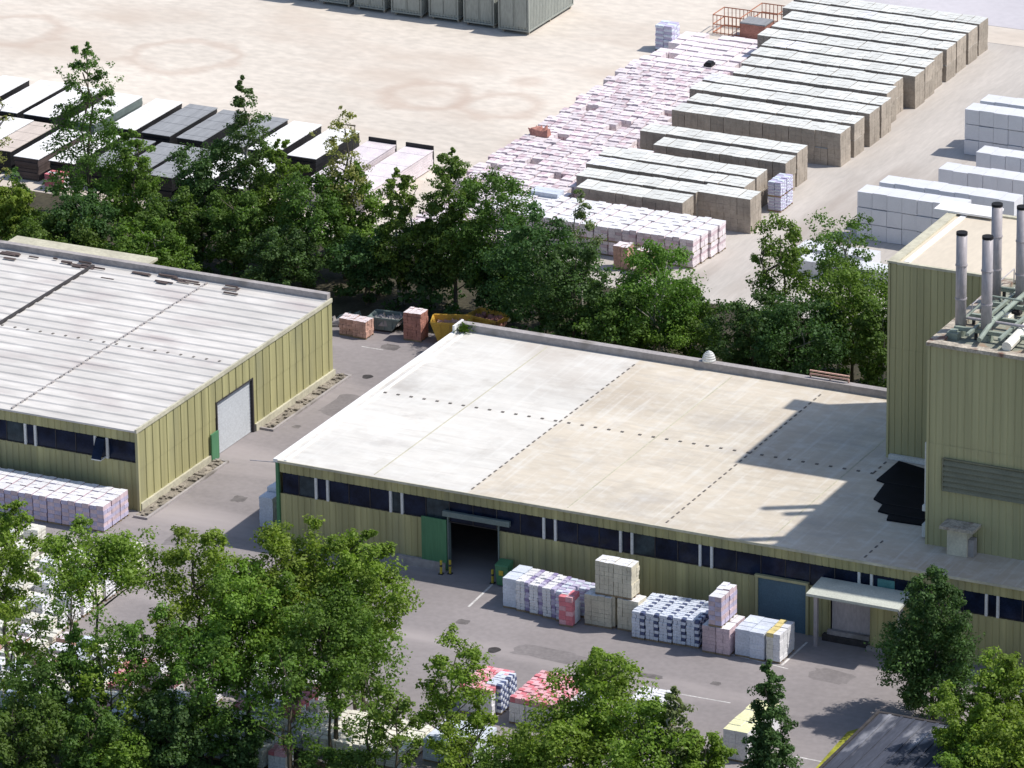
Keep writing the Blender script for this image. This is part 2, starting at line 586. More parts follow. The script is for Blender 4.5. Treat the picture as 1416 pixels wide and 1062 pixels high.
def window_band(hall, ax0, ax1, y, pairs, z0=3.55, z1=5.1, thin=()):
    """ribbon of dark glazing behind the cladding, split by pairs of white posts"""
    edges = [ax0] + [e for p in pairs for e in p] + [ax1]
    for a, b in zip(edges, edges[1:]):
        g = MB()
        n = max(1, round((b - a) / 1.75))
        for i in range(n):
            xa_, xb_ = a + .09 + (b - a - .18) * i / n, a + .09 + (b - a - .18) * (i + 1) / n
            tl = JW.uniform(-.012, .012)
            mi_ = 1 if JW.random() < .16 else 0
            g.hexa([(xa_, y + .10, z0 + .06), (xb_, y + .10, z0 + .06), (xb_, y + .16, z0 + .06), (xa_, y + .16, z0 + .06)],
                   [(xa_, y + .10 + tl, z1 - .05), (xb_, y + .10 + tl, z1 - .05), (xb_, y + .16, z1 - .05), (xa_, y + .16, z1 - .05)], mi_)
        w = part('window', g, [M['glass'], M['glassb']], hall)
        f = MB()
        for i in range(1, n):
            x = a + (b - a) * i / n
            f.box(x - .03, x + .03, y + .06, y + .099, z0 + .06, z1 - .05)
        f.box(a + .09, b - .09, y + .04, y + .17, z0, z0 + .055)
        part('window_frame', f, M['dark'], w)
    for p in pairs:
        for e in p:
            m = MB()
            m.box(e - .085, e + .085, y - .05, y + .15, z0 + .0, z1 - .002)
            part('window_post', m, M['white'], hall)


# ---- left hall
h1 = thing('warehouse', 'olive ribbed warehouse with weathered pinkish roof and grey roller door in its side', 'warehouse', (-11.4, .7, 0))
X0, X1, Y0, Y1 = -75.0, -11.4, .7, 29.4
w = MB()
w.cladding('x', X0, X1, Y0, .0, 3.55, -1, pitch=.5)
w.cladding('x', X0, X1, Y0 - .02, 5.1, 5.86, -1, pitch=.5)
part('front_wall', w, M['wall'], h1)
w = MB()
dz = (11.8, 17.25, 0, 4.15)
w.cladding('y', Y0, Y1, X1, .55, 3.0, 1, pitch=1.0, groove=.13, depth=.06, holes=[dz])
w.cladding('y', Y0, Y1, X1 + .02, 3.0, 5.86, 1, pitch=1.0, groove=.13, depth=.06, holes=[dz])
part('side_wall', w, M['wall'], h1)
w = MB()
w.box(X0, X1 - .1, Y1 - .3, Y1 - .05, 0, 5.74)
part('back_wall', w, M['wall2'], h1)
w = MB()
for a, b in ((Y0 + .1, 11.7), (17.35, Y1 + .1)):
    w.box(X1 - .2, X1 + .16, a, b, 0, .55)
part('plinth', w, M['plinth'], h1)
# ridged sheet roof
w = MB()
yy = Y0 - .18
prof = []
while yy < Y1 - .4:
    prof += [(yy, 6.0), (yy + .85, 6.0), (yy + .95, 6.09), (yy + 1.2, 6.09), (yy + 1.3, 6.0)]
    yy += 1.3
for (a, za), (b, zb) in zip(prof, prof[1:]):
    if b > a:
        w.face([(X0, a, za), (X1 - .05, a, za), (X1 - .05, b, zb), (X0, b, zb)])
yend = prof[-1][0]
w.face([(X0, yend, 6.0), (X1 - .05, yend, 6.0), (X1 - .05, yend, 5.7), (X0, yend, 5.7)])
w.face([(X0, Y0 - .18, 5.87), (X1 - .05, Y0 - .18, 5.87), (X1 - .05, Y0 - .18, 6.0), (X0, Y0 - .18, 6.0)])
w.face([(X0, Y0 - .18, 5.87), (X1 - .05, Y0 - .18, 5.87), (X1 - .05, Y1 - .1, 5.75), (X0, Y1 - .1, 5.75)][::-1])
rf = part('roof', w, M['roof1'], h1)
w = MB()
w.box(X1 - .05, X1 + .1, Y0 - .2, Y1, 5.84, 6.13)
part('edge_trim', w, M['plinth'], h1)
w = MB()
w.box(X0, X1 - .1, Y1 - .45, Y1 + .05, 5.76, 6.55)
part('parapet', w, M['grey'], h1)
# joints in the roof: raised seams, dotted fixings
w = MB()
w.box(-30.95, -30.7, Y0, Y1 - 1.0, 6.05, 6.2)
part('roof_joint', w, M['dark'], h1)
w = MB()
k = 0
while Y0 + .6 * k < Y1 - 1:
    y = Y0 + .6 * k
    w.box(-21.42, -21.30, y, y + .42, 6.05, 6.125)
    k += 1
part('roof_joint', w, M['grey'], h1)
w = MB()
for k in range(24):
    x = -12.6 - k * 1.05
    w.box(x - .08, x + .08, 14.58, 14.8, 6.05, 6.13)
part('roof_fixings', w, M['dots'], h1)
rr = random.Random(3)
w = MB()
for k in range(34):
    x = -17 - rr.random() * 23
    y = Y1 - .6 - abs(rr.gauss(0, .7))
    w.box(x - rr.uniform(.3, 1.5), x, y - rr.uniform(.1, .3), y, 6.1, 6.12 + .003 * k)
part('roof_debris', w, M['darkbrown'], h1)
window_band(h1, X0 + .2, X1 - .12, Y0, [(-71.9, -71), (-66.2, -65.3), (-60.4, -59.5), (-54.7, -53.8), (-48.9, -48), (-43.2, -42.3), (-37.4, -36.5), (-31.7, -30.8), (-25.9, -25.0), (-20.35, -19.55), (-14.75, -13.8)])
w = MB()
w.box(-14.62, -14.52, Y0 - .75, Y0 - .05, 3.62, 3.70)
w.box(-13.98, -13.88, Y0 - .75, Y0 - .05, 3.62, 3.70)
w.box(-14.62, -13.88, Y0 - .83, Y0 - .751, 3.62, 3.70)
w.hexa([(-14.62, Y0 - .83, 3.701), (-13.88, Y0 - .83, 3.701), (-13.88, Y0 - .75, 3.701), (-14.62, Y0 - .75, 3.701)],
       [(-14.62, Y0 - .14, 5.0), (-13.88, Y0 - .14, 5.0), (-13.88, Y0 - .06, 5.0), (-14.62, Y0 - .06, 5.0)], 1)
part('open_casement', w, [M['white'], M['glass']], h1)
# roller door in the side wall
w = MB()
for k in range(16):
    z = .05 + k * .25
    w.hexa([(X1 - .25, 11.95, z), (X1 - .13, 11.95, z), (X1 - .13, 17.1, z), (X1 - .25, 17.1, z)],
           [(X1 - .25, 11.95, z + .25), (X1 - .16, 11.95, z + .25), (X1 - .16, 17.1, z + .25), (X1 - .25, 17.1, z + .25)])
rd = part('roller_door', w, M['shutter'], h1)
w = MB()
w.box(X1 - .2, X1 + .07, 11.8, 11.95, 0, 4.15)
w.box(X1 - .2, X1 + .07, 17.1, 17.25, 0, 4.15)
w.box(X1 - .2, X1 + .07, 11.95, 17.1, 4.05, 4.15)
part('door_frame', w, M['dark'], rd)
w = MB()
w.box(X1 + .1, X1 + .22, 10.7, 11.75, .05, 2.1)
part('green_door', w, M['green'], h1)
w = MB()
w.box(X1 - .12, X1 + .08, Y0 - .1, Y0 + .1, 0, 5.83)
part('corner_trim', w, M['wall2'], h1)
# gravel beds with kerbs beside the side wall
for a, b in ((Y0 - 1.2, 11.2), (17.8, 29.9)):
    t = thing('gravel_bed', 'long kerbed gravel bed along the left warehouse side, %s its grey roller door' % ('nearer than' if a < 5 else 'farther than'), 'gravel bed', (X1 + .7, (a + b) / 2, 0), 'gravel beds beside the warehouse')
    w = MB()
    w.box(X1 + .17, X1 + 1.1, a + .15, b - .15, .0, .09)
    g2 = random.Random(5)
    for k in range(60):
        x, y, s = g2.uniform(X1 + .3, X1 + 1.0), g2.uniform(a + .3, b - .3), g2.uniform(.05, .16)
        w.box(x - s, x + s, y - s, y + s, .09, .09 + s)
    part('gravel', w, M['gravel'], t)
    w = MB()
    w.box(X1 + 1.1, X1 + 1.28, a, b, 0, .16)
    w.box(X1 + .17, X1 + 1.1, a, a + .15, 0, .16)
    w.box(X1 + .17, X1 + 1.1, b - .15, b, 0, .16)
    part('kerb', w, M['grey'], t)

# low annex behind it
an = thing('annex_building', 'low pale flat-roofed annex behind the left warehouse parapet', 'annex', (-34.5, 32.5, 0))
w = MB()
w.box(-40.6, -28.8, 31.0, 33.9, 0, 5.0)
part('wall', w, M['wall2'], an)
w = MB()
w.box(-40.8, -28.6, 30.9, 34.1, 5.0, 5.2)
part('roof', w, M['plinth'], an)

# ---- middle hall
h2 = thing('warehouse', 'wide cream-roofed olive warehouse with an open doorway and dark ribbon windows', 'warehouse', (0, 0, 0))
X0, X1, Y0, Y1 = 0.0, 72.0, 0.0, 27.9
door = (12.95, 16.75, 0, 4.05)
bdoor = (35.7, 39.35, 0, 3.52)
dock = (41.0, 43.9, 0.5, 3.2)
w = MB()
w.cladding('x', X0, X1, Y0, .0, 3.55, -1, pitch=.48, holes=[door, bdoor, dock])
w.cladding('x', X0, X1, Y0 - .02, 5.1, 5.86, -1, pitch=.48)
part('front_wall', w, M['wall'], h2)
w = MB()
w.cladding('y', Y0 + .08, Y1, X0, .0, 5.86, -1, pitch=.5)
part('side_wall', w, M['wall'], h2)
w = MB()
w.box(X0 + .1, X1, Y1 - .3, Y1 - .05, 0, 5.74)
part('back_wall', w, M['wall2'], h2)
w = MB()
w.box(X0 - .1, X1, Y0 - .2, Y1 - .1, 5.87, 6.0)
part('roof', w, M['roof2'], h2)
w = MB()
w.box(X0 - .22, X0 + .12, Y0 - .24, Y1 + .1, 5.86, 6.10)
w.box(X0 + .55, X0 + .75, Y0 - .1, Y1 - .4, 6.0, 6.07)
part('edge_trim', w, M['whitetarp'], h2)
w = MB()
w.box(X0 + .12, X1, Y0 - .28, Y0 - .2, 5.86, 6.035)
part('gutter', w, M['plinth'], h2)
w = MB()
w.box(X0 + .1, X1, Y1 - .35, Y1 + .25, 5.75, 6.55)
pp = part('parapet', w, M['grey'], h2)
w = MB()
w.box(X0 - .1, X0 + .06, Y1 - 1.2, Y1 + .3, 5.9, 6.62)
part('parapet_end', w, M['whitetarp'], h2)
# roof joints: dotted lines of fixings
def dots_x(y, xa, xb, st=1.0, mt='dots'):
    w = MB()
    x = xa
    while x < xb:
        w.box(x - .11, x + .11, y - .085, y + .085, 6.0, 6.05)
        x += st
    return part('roof_joint', w, M[mt], h2)


def dots_y(x, ya, yb, st=.95, mt='dots'):
    w = MB()
    y = ya
    while y < yb:
        w.box(x - .055, x + .055, y - .2, y + .2, 6.0, 6.035)
        y += st
    return part('roof_joint', w, M[mt], h2)


dots_x(14.2, .9, 20, 1.02)
dots_x(14.2, 20.6, 46, 1.02)
dots_y(14.5, .7, 26.5, .85)
dots_y(28.9, .7, 26.5, .85)
dots_y(43.2, .6, 4.0, .9)
dots_y(38.0, 14.5, 17.0, .9)
for xs in (7.3, 21.8, 36.3):
    w = MB()
    w.box(xs - .05, xs + .05, .2, 27.0, 6.0, 6.012)
    part('roof_joint', w, M['plinth'], h2)
window_band(h2, .2, 50.9 + 21, Y0, [(2.9, 3.79), (8.6, 9.47), (20.11, 20.97), (25.78, 26.62), (31.59, 32.43), (43.0, 43.88), (51.95, 52.75), (57.8, 58.6), (63.6, 64.4)])
# open doorway
dw = MB()
dw.box(door[0] - .04, door[0] + .04, -.1, .3, 0, 4.05)
dw.box(door[1] - .04, door[1] + .04, -.1, .3, 0, 4.05)
dw.box(door[0] - .3, door[1] + .9, -.28, -.02, 4.05, 4.42)
do = part('doorway', dw, M['skipblue'], h2)
w = MB()
w.box(11.0, 12.88, -.2, -.09, .1, 3.75)
part('sliding_door', w, M['green'], h2)
w = MB()
w.box(8.0, 12.8, -.32, -.02, 0, .62)
part('plinth', w, M['grey'], h2)
w = MB()
w.box(-.12, .1, -.14, .08, 0, 5.84)
part('corner_trim', w, M['green'], h2)
# dim interior: near-black wall behind the doorway, the dimness put into its colour
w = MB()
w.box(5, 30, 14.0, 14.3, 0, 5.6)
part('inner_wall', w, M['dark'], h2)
# blue shutter
w = MB()
for k in range(14):
    z = .02 + k * .247
    w.hexa([(bdoor[0] + .1, -.02, z), (bdoor[1] - .1, -.02, z), (bdoor[1] - .1, .1, z), (bdoor[0] + .1, .1, z)],
           [(bdoor[0] + .1, .02, z + .247), (bdoor[1] - .1, .02, z + .247), (bdoor[1] - .1, .1, z + .247), (bdoor[0] + .1, .1, z + .247)])
bd = part('roller_door', w, M['blue'], h2, label='blue roller door')
w = MB()
w.box(bdoor[0] - .1, bdoor[0] + .1, -.1, .12, 0, 3.54)
w.box(bdoor[1] - .1, bdoor[1] + .1, -.1, .12, 0, 3.54)
w.box(bdoor[0] - .1, bdoor[1] + .1, -.16, .12, 3.54, 3.72)
part('door_frame', w, M['wall2'], bd)
# dock door under the canopy
w = MB()
for k in range(11):
    z = .5 + k * .245
    w.hexa([(41.1, .0, z), (43.8, .0, z), (43.8, .12, z), (41.1, .12, z)], [(41.1, .03, z + .245), (43.8, .03, z + .245), (43.8, .12, z + .245), (41.1, .12, z + .245)])
dk = part('dock_door', w, M['galv'], h2)
w = MB()
w.box(40.6, 44.0, -.5, -.1, 0, .45)
w.box(40.9, 43.9, -.35, -.1, .45, .75, 1)
part('dock_leveller', w, [M['dark'], M['grey']], dk)
w = MB()
w.hexa([(40.35, -2.6, 3.95), (46.9, -2.6, 3.95), (46.9, -.05, 4.12), (40.35, -.05, 4.12)], [(40.35, -2.6, 4.13), (46.9, -2.6, 4.13), (46.9, -.05, 4.32), (40.35, -.05, 4.32)])
cn = part('canopy', w, M['canopy'], h2)
w = MB()
w.box(40.45, 40.7, -1.55, -1.3, 0, 4.0)
w.box(46.4, 46.65, -1.55, -1.3, 0, 4.0)
part('canopy_post', w, M['galv'], cn)
w = MB()
w.cladding('x', 44.1, 46.9, -.7, .3, 3.5, -1, pitch=.48)
w.box(44.1, 46.9, -.62, -.2, 0, 3.45)
w.box(43.9, 47.0, -.85, -.1, 0, .28, 1)
part('dock_shelter', w, [M['wall'], M['grey']], h2)
w = MB()
w.box(44.3, 45.5, .03, .09, 3.75, 4.85)
part('window', w, M['teal'], h2, label='teal window')
# things on the parapet and roof
w = MB()
xx, yy = L(978, 497, 7.2)
for i in range(6):
    a0, a1 = i / 6 * math.pi / 2, (i + 1) / 6 * math.pi / 2
    w.tube((19.6, 27.95, 6.55 + .75 * math.sin(a0)), (19.6, 27.95, 6.55 + .75 * math.sin(a1)), .5 * math.cos(a0), max(.02, .5 * math.cos(a1)), 12)
part('vent_cowl', w, M['white'], h2, smooth=True)
w = MB()
for z in (6.75, 7.0):
    w.box(27.4, 30.4, 27.9, 28.02, z, z + .09)
for x in (27.4, 28.9, 30.3):
    w.box(x, x + .1, 27.92, 28.0, 6.55, 6.75)
part('roof_rail', w, M['brickp'], h2)
w = MB()
w.tube((-2.0, -.3, 5.72), (-.1, -.1, 5.8), .035, .035, 6)
part('flag_arm', w, M['galv'], h2)
gt = MB()
r2 = random.Random(11)
for k in range(260):
    x, y, z = .35 + r2.gauss(.2, .25), Y1 - .6 + r2.gauss(0, .25), 6.05 + abs(r2.gauss(0, .25))
    s = .09
    gt.face([(x - s, y, z), (x + r2.uniform(-s, s), y - s, z + r2.uniform(.05, .2)), (x + s, y + s * .5, z + .05)])
part('moss', gt, M['leaf'], h2)
# flat near-black slab with a toothed left edge, beside the tower
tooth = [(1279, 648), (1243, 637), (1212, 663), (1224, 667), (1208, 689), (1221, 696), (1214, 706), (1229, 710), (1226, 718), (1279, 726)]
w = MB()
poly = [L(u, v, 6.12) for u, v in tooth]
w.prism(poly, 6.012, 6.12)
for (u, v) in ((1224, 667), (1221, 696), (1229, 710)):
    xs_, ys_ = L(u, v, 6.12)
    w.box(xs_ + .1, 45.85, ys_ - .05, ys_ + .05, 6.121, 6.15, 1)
o = single('black_slab', w, [M['nearblack'], M['black']], 'toothed black slab lying on the cream roof beside the tower', 'roofing sheet', (45.0, 8, 6.0))

# ---- towers
def tower(label, X0, X1, Y0, Y1, Z0, Z1, tiers, m, extra=None, holes=()):
    t = thing('tower_building', label, 'tower', (X0, Y0, 0))
    w = MB()
    zs = [Z0] + tiers + [Z1]
    for k, (a, b) in enumerate(zip(zs, zs[1:])):
        o = .018 * (k % 2)
        w.cladding('x', X0, X1, Y0 - o, a, b, -1, pitch=.5, groove=.09, depth=.038)
        w.cladding('y', Y0, Y1, X0 - o, a, b, -1, pitch=.5, groove=.09, depth=.038)
    w.face([(X1, Y0, Z0), (X1, Y1, Z0), (X1, Y1, Z1), (X1, Y0, Z1)])
    w.face([(X1, Y1, Z0), (X0, Y1, Z0), (X0, Y1, Z1), (X1, Y1, Z1)])
    part('wall', w, m, t)
    w = MB()
    w.box(X0 - .06, X0 + .1, Y0 - .06, Y0 + .1, Z0, Z1 - .02)
    part('corner_trim', w, m, t)
    return t


TZ = 20.2
t1 = tower('tall olive tower with flat cream roof behind the chimney tower', 37.7, 74.0, 17.4, 29.2, 0, TZ - .15, [9.0, 14.0], M['wall2'])
w = MB()
w.box(37.9, 74, 17.6, 29.0, TZ - .3, TZ - .1)
part('roof', w, M['cream'], t1)
w = MB()
w.box(37.6, 38.3, 17.3, 29.3, TZ - .1, TZ + .05)
w.box(38.3, 74, 17.3, 17.55, TZ - .15, TZ + .03)
w.box(38.3, 74, 28.95, 29.3, TZ - .15, TZ + .03)
part('roof_edge', w, M['plinth'], t1)
w = MB()
w.box(38.6, 39.0, 17.8, 28.8, TZ - .1, TZ - .03)
part('roof_joint', w, M['whitetarp'], t1)
w = MB()
w.box(36.6, 41.0, 28.0, 30.0, TZ + .06, TZ + .2)
part('roof_hatch', w, M['whitetarp'], t1)
w = MB()
w.box(37.95, 45.8, 17.0, 17.32, 6.02, 6.35)
part('base_flashing', w, M['white'], t1)

t2 = tower('front olive tower carrying four tall grey chimneys and a louvre band', 46.0, 74.0, 4.2, 17.3, 0, TZ - .15, [8.4, 13.2], M['wall2'])
lx0 = 47.2
w = MB()
for k in range(6):
    z = 10.05 + k * .365
    w.hexa([(lx0, 3.96, z), (74, 3.96, z), (74, 4.16, z), (lx0, 4.16, z)], [(lx0, 4.12, z + .30), (74, 4.12, z + .30), (74, 4.16, z + .30), (lx0, 4.16, z + .30)])
w.box(lx0 - .08, lx0, 4.0, 4.16, 10.0, 12.3)
w.box(lx0, 74, 4.0, 4.16, 12.26, 12.34)
part('louvre', w, M['louvre'], t2)
w = MB()
w.box(46.2, 74, 4.4, 17.2, TZ - .4, TZ - .25)
part('roof', w, M['deck'], t2)
w = MB()
w.box(45.85, 46.75, 4.05, 17.3, TZ - .25, TZ + .0)
w.box(46.75, 74, 4.05, 4.75, TZ - .25, TZ - .0)
part('roof_edge', w, M['rust'], t2)
for (u, v, hh) in ((1328, 462, 6.75), (1363.5, 470, 6.85), (1376.5, 421, 6.75), (1411, 428, 6.9)):
    x, y = L(u, v, TZ - .25)
    w = MB()
    w.tube((x, y, TZ - .25), (x, y, TZ + hh), .36, .36, 20)
    ch = part('chimney', w, M['galv'], t2, smooth=False)
    for f in ch.data.polygons:
        f.use_smooth = len(f.vertices) == 4
    w = MB()
    w.tube((x, y, TZ + hh - .12), (x, y, TZ + hh + .06), .375, .375, 20)
    part('chimney_cap', w, M['black'], ch)
    for zf in (2.2, 4.5):
        w = MB()
        w.tube((x, y, TZ + zf), (x, y, TZ + zf + .09), .40, .40, 20)
        part('chimney_flange', w, M['galv'], ch)
    w = MB()
    w.tube((x, y, TZ - .24), (x, y, TZ + .18), .5, .45, 16)
    part('chimney_collar', w, M['pipegreen'], ch)
# steelwork and pipes on the roof
r3 = random.Random(21)
def pipe(name, pts, r, m):
    w = MB()
    for p, q in zip(pts, pts[1:]):
        w.tube(p, q, r, r, 10)
    return part(name, w, m, t2)


for y in (6.4, 9.0, 11.6, 14.4):
    w = MB()
    w.box(46.9, 56, y - .12, y + .12, TZ + .25, TZ + .5)
    part('roof_beam', w, M['pipegreen'], t2)
for x in (48.4, 50.6, 52.6):
    w = MB()
    w.box(x - .1, x + .1, 4.9, 16.9, TZ + .505, TZ + .7)
    part('roof_beam', w, M['pipegreen'], t2)
for i, (x, y) in enumerate([(x, y) for x in (47.2, 48.4, 50.6, 52.6) for y in (6.4, 9.0, 11.6, 14.4)]):
    w = MB()
    w.box(x - .09, x + .09, y - .09, y + .09, TZ - .25, TZ + .25)
    part('roof_beam_foot', w, M['dark'], t2)
pipe('roof_pipe', [(49.3, 4.7, TZ + .45), (49.3, 7.0, TZ + .95), (49.3, 16.5, TZ + .95)], .17, M['pipegreen'])
pipe('roof_pipe', [(51.2, 4.7, TZ + .25), (51.2, 16.5, TZ + .85)], .35, M['pwc'])
pipe('roof_pipe', [(47.1, 7.2, TZ + .85), (53, 7.2, TZ + .85)], .1, M['galv'])
pipe('roof_pipe', [(47.1, 13.2, TZ + .95), (53, 13.2, TZ + .95)], .1, M['pipegreen'])
for k in range(14):
    x, y = r3.uniform(47, 53), r3.uniform(5.2, 16.5)
    a, b, h = r3.uniform(.2, .5), r3.uniform(.2, .5), r3.uniform(.2, .7)
    w = MB()
    w.box(x - a, x + a, y - b, y + b, TZ - .25, TZ - .25 + h)
    w.box(x - a * .6, x + a * .6, y - b * .6, y + b * .6, TZ - .25 + h, TZ - .1 + h)
    part('roof_unit', w, M[r3.choice(['galv', 'dark', 'pipegreen', 'pwc', 'rust'])], t2)
pipe('roof_rail', [(46.95, 9.3, TZ), (46.95, 9.3, TZ + 1.0), (46.95, 16.8, TZ + 1.0), (46.95, 16.8, TZ)], .04, M['galv'])
pipe('roof_brace', [(47.1, 6.6, TZ + .6), (48.3, 9.0, TZ + 1.9), (50.6, 9.0, TZ + 1.9)], .07, M['pipegreen'])
pipe('roof_brace', [(48.4, 14.4, TZ + .6), (50.6, 11.6, TZ + 1.6), (52.6, 14.4, TZ + .6)], .07, M['pipegreen'])
# white duct and box on the tower's left side, timber porch at its foot
w = MB()
w.box(45.7, 45.9, 4.5, 4.9, 8.6, 13.0)
w.box(45.6, 45.92, 4.4, 5.0, 8.2, 8.6)
part('wall_duct', w, M['white'], t2)
ac = MB()
ac.box(45.35, 45.9, 5.0, 5.9, 6.1, 7.0)
ac.box(45.30, 45.349, 5.15, 5.75, 6.2, 6.9, 1)
a_ = single('air_conditioner', ac, [M['white'], M['grey']], 'white air conditioner box on the roof at the tower corner', 'air conditioner', (45.6, 5.4, 6.05))
pt = thing('roof_porch', 'small timber porch with a flat lid against the front tower wall', 'porch', (48.3, 3.5, 6.0))
w = MB()
w.box(47.9, 49.3, 3.1, 4.1, 6.01, 7.9)
part('wall', w, M['beigeblk'], pt)
w = MB()
w.box(47.5, 49.9, 2.7, 4.1, 7.9, 8.1)
part('lid', w, M['rust'], pt)
w = MB()
w.box(49.31, 49.7, 3.3, 3.9, 6.01, 7.2)
part('side_box', w, M['grey'], pt)

# ---- dark roofed shed lower right
sh = thing('shed', 'low shed with dark streaked sheet roof at the edge of the asphalt yard', 'shed', (56, -22, 0))
w = MB()
w.box(51.9, 66, -36, -17.0, 0, 3.35)
part('wall', w, M['wall2'], sh)
w = MB()
yy = 51.5
while yy < 66.2:
    w.box(yy, yy + .62, -36.3, -16.75, 3.36, 3.46)
    w.box(yy + .62, yy + .8, -36.3, -16.75, 3.36, 3.52)
    yy += .8
part('roof', w, M['slate'], sh)
w = MB()
w.box(51.3, 51.48, -36.3, -16.75, 3.3, 3.55)
w.box(51.3, 66.3, -16.74, -16.5, 3.3, 3.5)
part('edge_trim', w, M['dark'], sh)

# ------------------------------------------------------------------ goods on pallets
ORD = ['first', 'second', 'third', 'fourth', 'fifth', 'sixth', 'seventh', 'eighth', 'ninth', 'tenth', 'eleventh', 'twelfth']


def pallet_mb(W, D):
    m = MB()
    n = 6
    for i in range(n):
        x = -W / 2 + W * i / n
        m.box(x + .01, x + W / n - .025, -D / 2, D / 2, .105, .13)
    for y in (-D / 2 + .06, 0, D / 2 - .06):
        m.box(-W / 2, W / 2, y - .05, y + .05, .0, .104)
    return m


def load_mb(W, D, H, nx, ny, nz, seed, acc=None, top=None, jit=.012, gap=.018, z0=.13, bulge=.0, topjit=.03):
    """layers of bags or blocks; acc(i,j,k) gives the material slot"""
    q = random.Random(seed)
    m = MB()
    dx, dy, dz = W / nx, D / ny, (H - z0) / nz
    for k in range(nz):
        ox, oy = q.gauss(0, jit), q.gauss(0, jit)
        for j in range(ny):
            for i in range(nx):
                if 0 < i < nx - 1 and 0 < j < ny - 1 and k < nz - 1:
                    continue
                x, y, z = -W / 2 + i * dx + ox, -D / 2 + j * dy + oy, z0 + k * dz
                e = q.gauss(0, jit)
                a = acc(i, j, k) if acc else 0
                zz = z + dz - gap * .6 + (abs(q.gauss(0, topjit)) if k == nz - 1 else 0)
                x0_, x1_, y0_, y1_ = x + gap / 2 + e, x + dx - gap / 2 + e, y + gap / 2, y + dy - gap / 2
                b = bulge
                if b:
                    zm = (z + zz) / 2
                    m.hexa([(x0_ + b, y0_ + b, z), (x1_ - b, y0_ + b, z), (x1_ - b, y1_ - b, z), (x0_ + b, y1_ - b, z)],
                           [(x0_, y0_, zm), (x1_, y0_, zm), (x1_, y1_, zm), (x0_, y1_, zm)], a)
                    m.hexa([(x0_, y0_, zm), (x1_, y0_, zm), (x1_, y1_, zm), (x0_, y1_, zm)],
                           [(x0_ + b, y0_ + b, zz), (x1_ - b, y0_ + b, zz), (x1_ - b, y1_ - b, zz), (x0_ + b, y1_ - b, zz)], a,
                           top if k == nz - 1 else None)
                else:
                    m.box(x0_, x1_, y0_, y1_, z, zz, a, top=top if k == nz - 1 else None)
    return m


STY = {
    'white': dict(nx=2, ny=3, nz=8, mats=['pw'], bulge=.03),
    'bluish': dict(nx=1, ny=2, nz=9, mats=['pwb'], jit=.006, gap=.012),
    'ivory': dict(nx=2, ny=2, nz=7, mats=['pwc'], bulge=.02),
    'purple': dict(nx=3, ny=3, nz=9, mats=['pw', 'purple', 'lilac'], bulge=.015, acc=lambda i, j, k: (1 if (k * 2 + j) % 3 == 0 else 2) if i == 2 else 0),
    'lilac': dict(nx=2, ny=3, nz=9, mats=['pwb', 'lilac'], bulge=.02, acc=lambda i, j, k: 1 if (i + j + k) % 2 else 0),
    'navy': dict(nx=3, ny=4, nz=8, mats=['pwb', 'navy'], bulge=.012, acc=lambda i, j, k: 1 if (i == 2 and (j + k) % 2) else 0),
    'red': dict(nx=2, ny=3, nz=6, mats=['pw', 'red', 'redp'], acc=lambda i, j, k: 1 if (j == 0 or k == 5) and (i + j + k) % 3 else 2 if j == 0 else 0),
    'redtop': dict(nx=3, ny=3, nz=5, mats=['pw', 'redp', 'red'], acc=lambda i, j, k: (1 if (i + j) % 3 else 2) if k == 4 else 0, topjit=.05),
    'pink': dict(nx=2, ny=2, nz=7, mats=['pink', 'pw'], top=1, jit=.008),
    'rowpink': dict(nx=2, ny=2, nz=6, mats=['pink', 'pw', 'lilac'], top=1, acc=lambda i, j, k: 2 if (i + k) % 2 else 0, topjit=.06),
    'pale': dict(nx=2, ny=2, nz=4, mats=['pinkw', 'pw', 'pink'], top=1, acc=lambda i, j, k: 2 if (i * 3 + j * 5 + k) % 5 == 0 else 0, topjit=.05),
    'lemon': dict(nx=2, ny=2, nz=7, mats=['pw', 'lemon'], top=1, jit=.006),
    'beige': dict(nx=4, ny=3, nz=7, mats=['beigeblk', 'pw'], top=1, jit=.008),
    'amber': dict(nx=2, ny=2, nz=7, mats=['pwc', 'pw', 'amber'], acc=lambda i, j, k: 2 if (k == 6 and i == 0) else (1 if i == 1 else 0), jit=.006),
    'brick': dict(nx=4, ny=4, nz=8, mats=['brick', 'pinkw'], top=1),
    'salmon': dict(nx=4, ny=4, nz=5, mats=['brickp', 'pinkw'], top=1),
}
KIND = {k: 'wrapped_pallet' if k in ('white', 'bluish', 'ivory', 'amber', 'lemon') else 'brick_pallet' if k in ('beige', 'brick', 'salmon') else 'bagged_pallet' for k in STY}
PROTO = {}
SEED = [100]


def goods(style, a, b, z, W, D, H, label, group=None, rot=0.0, variants=3, pallet=True):
    """one loaded pallet: its near left bottom corner at a,b"""
    SEED[0] += 1
    key = (style, round(W, 2), round(D, 2), round(H, 2), SEED[0] % variants, pallet)
    loc = (a + W / 2, b + D / 2, z)
    if key in PROTO:
        return dup(PROTO[key], loc, rot, label, group)
    s = dict(STY[style])
    mats = [M[x] for x in s.pop('mats')]
    t = thing(KIND[style], label, 'loaded pallet', loc, group, rot)
    part('load', load_mb(W, D, H, seed=SEED[0], z0=.13 if pallet else 0.0, **s), mats, t, local=True)
    if pallet:
        part('pallet', pallet_mb(W, D), M['wood'], t, local=True)
    PROTO[key] = t
    return t


JT = random.Random(77)
def jr():
    return JT.gauss(0, .012)


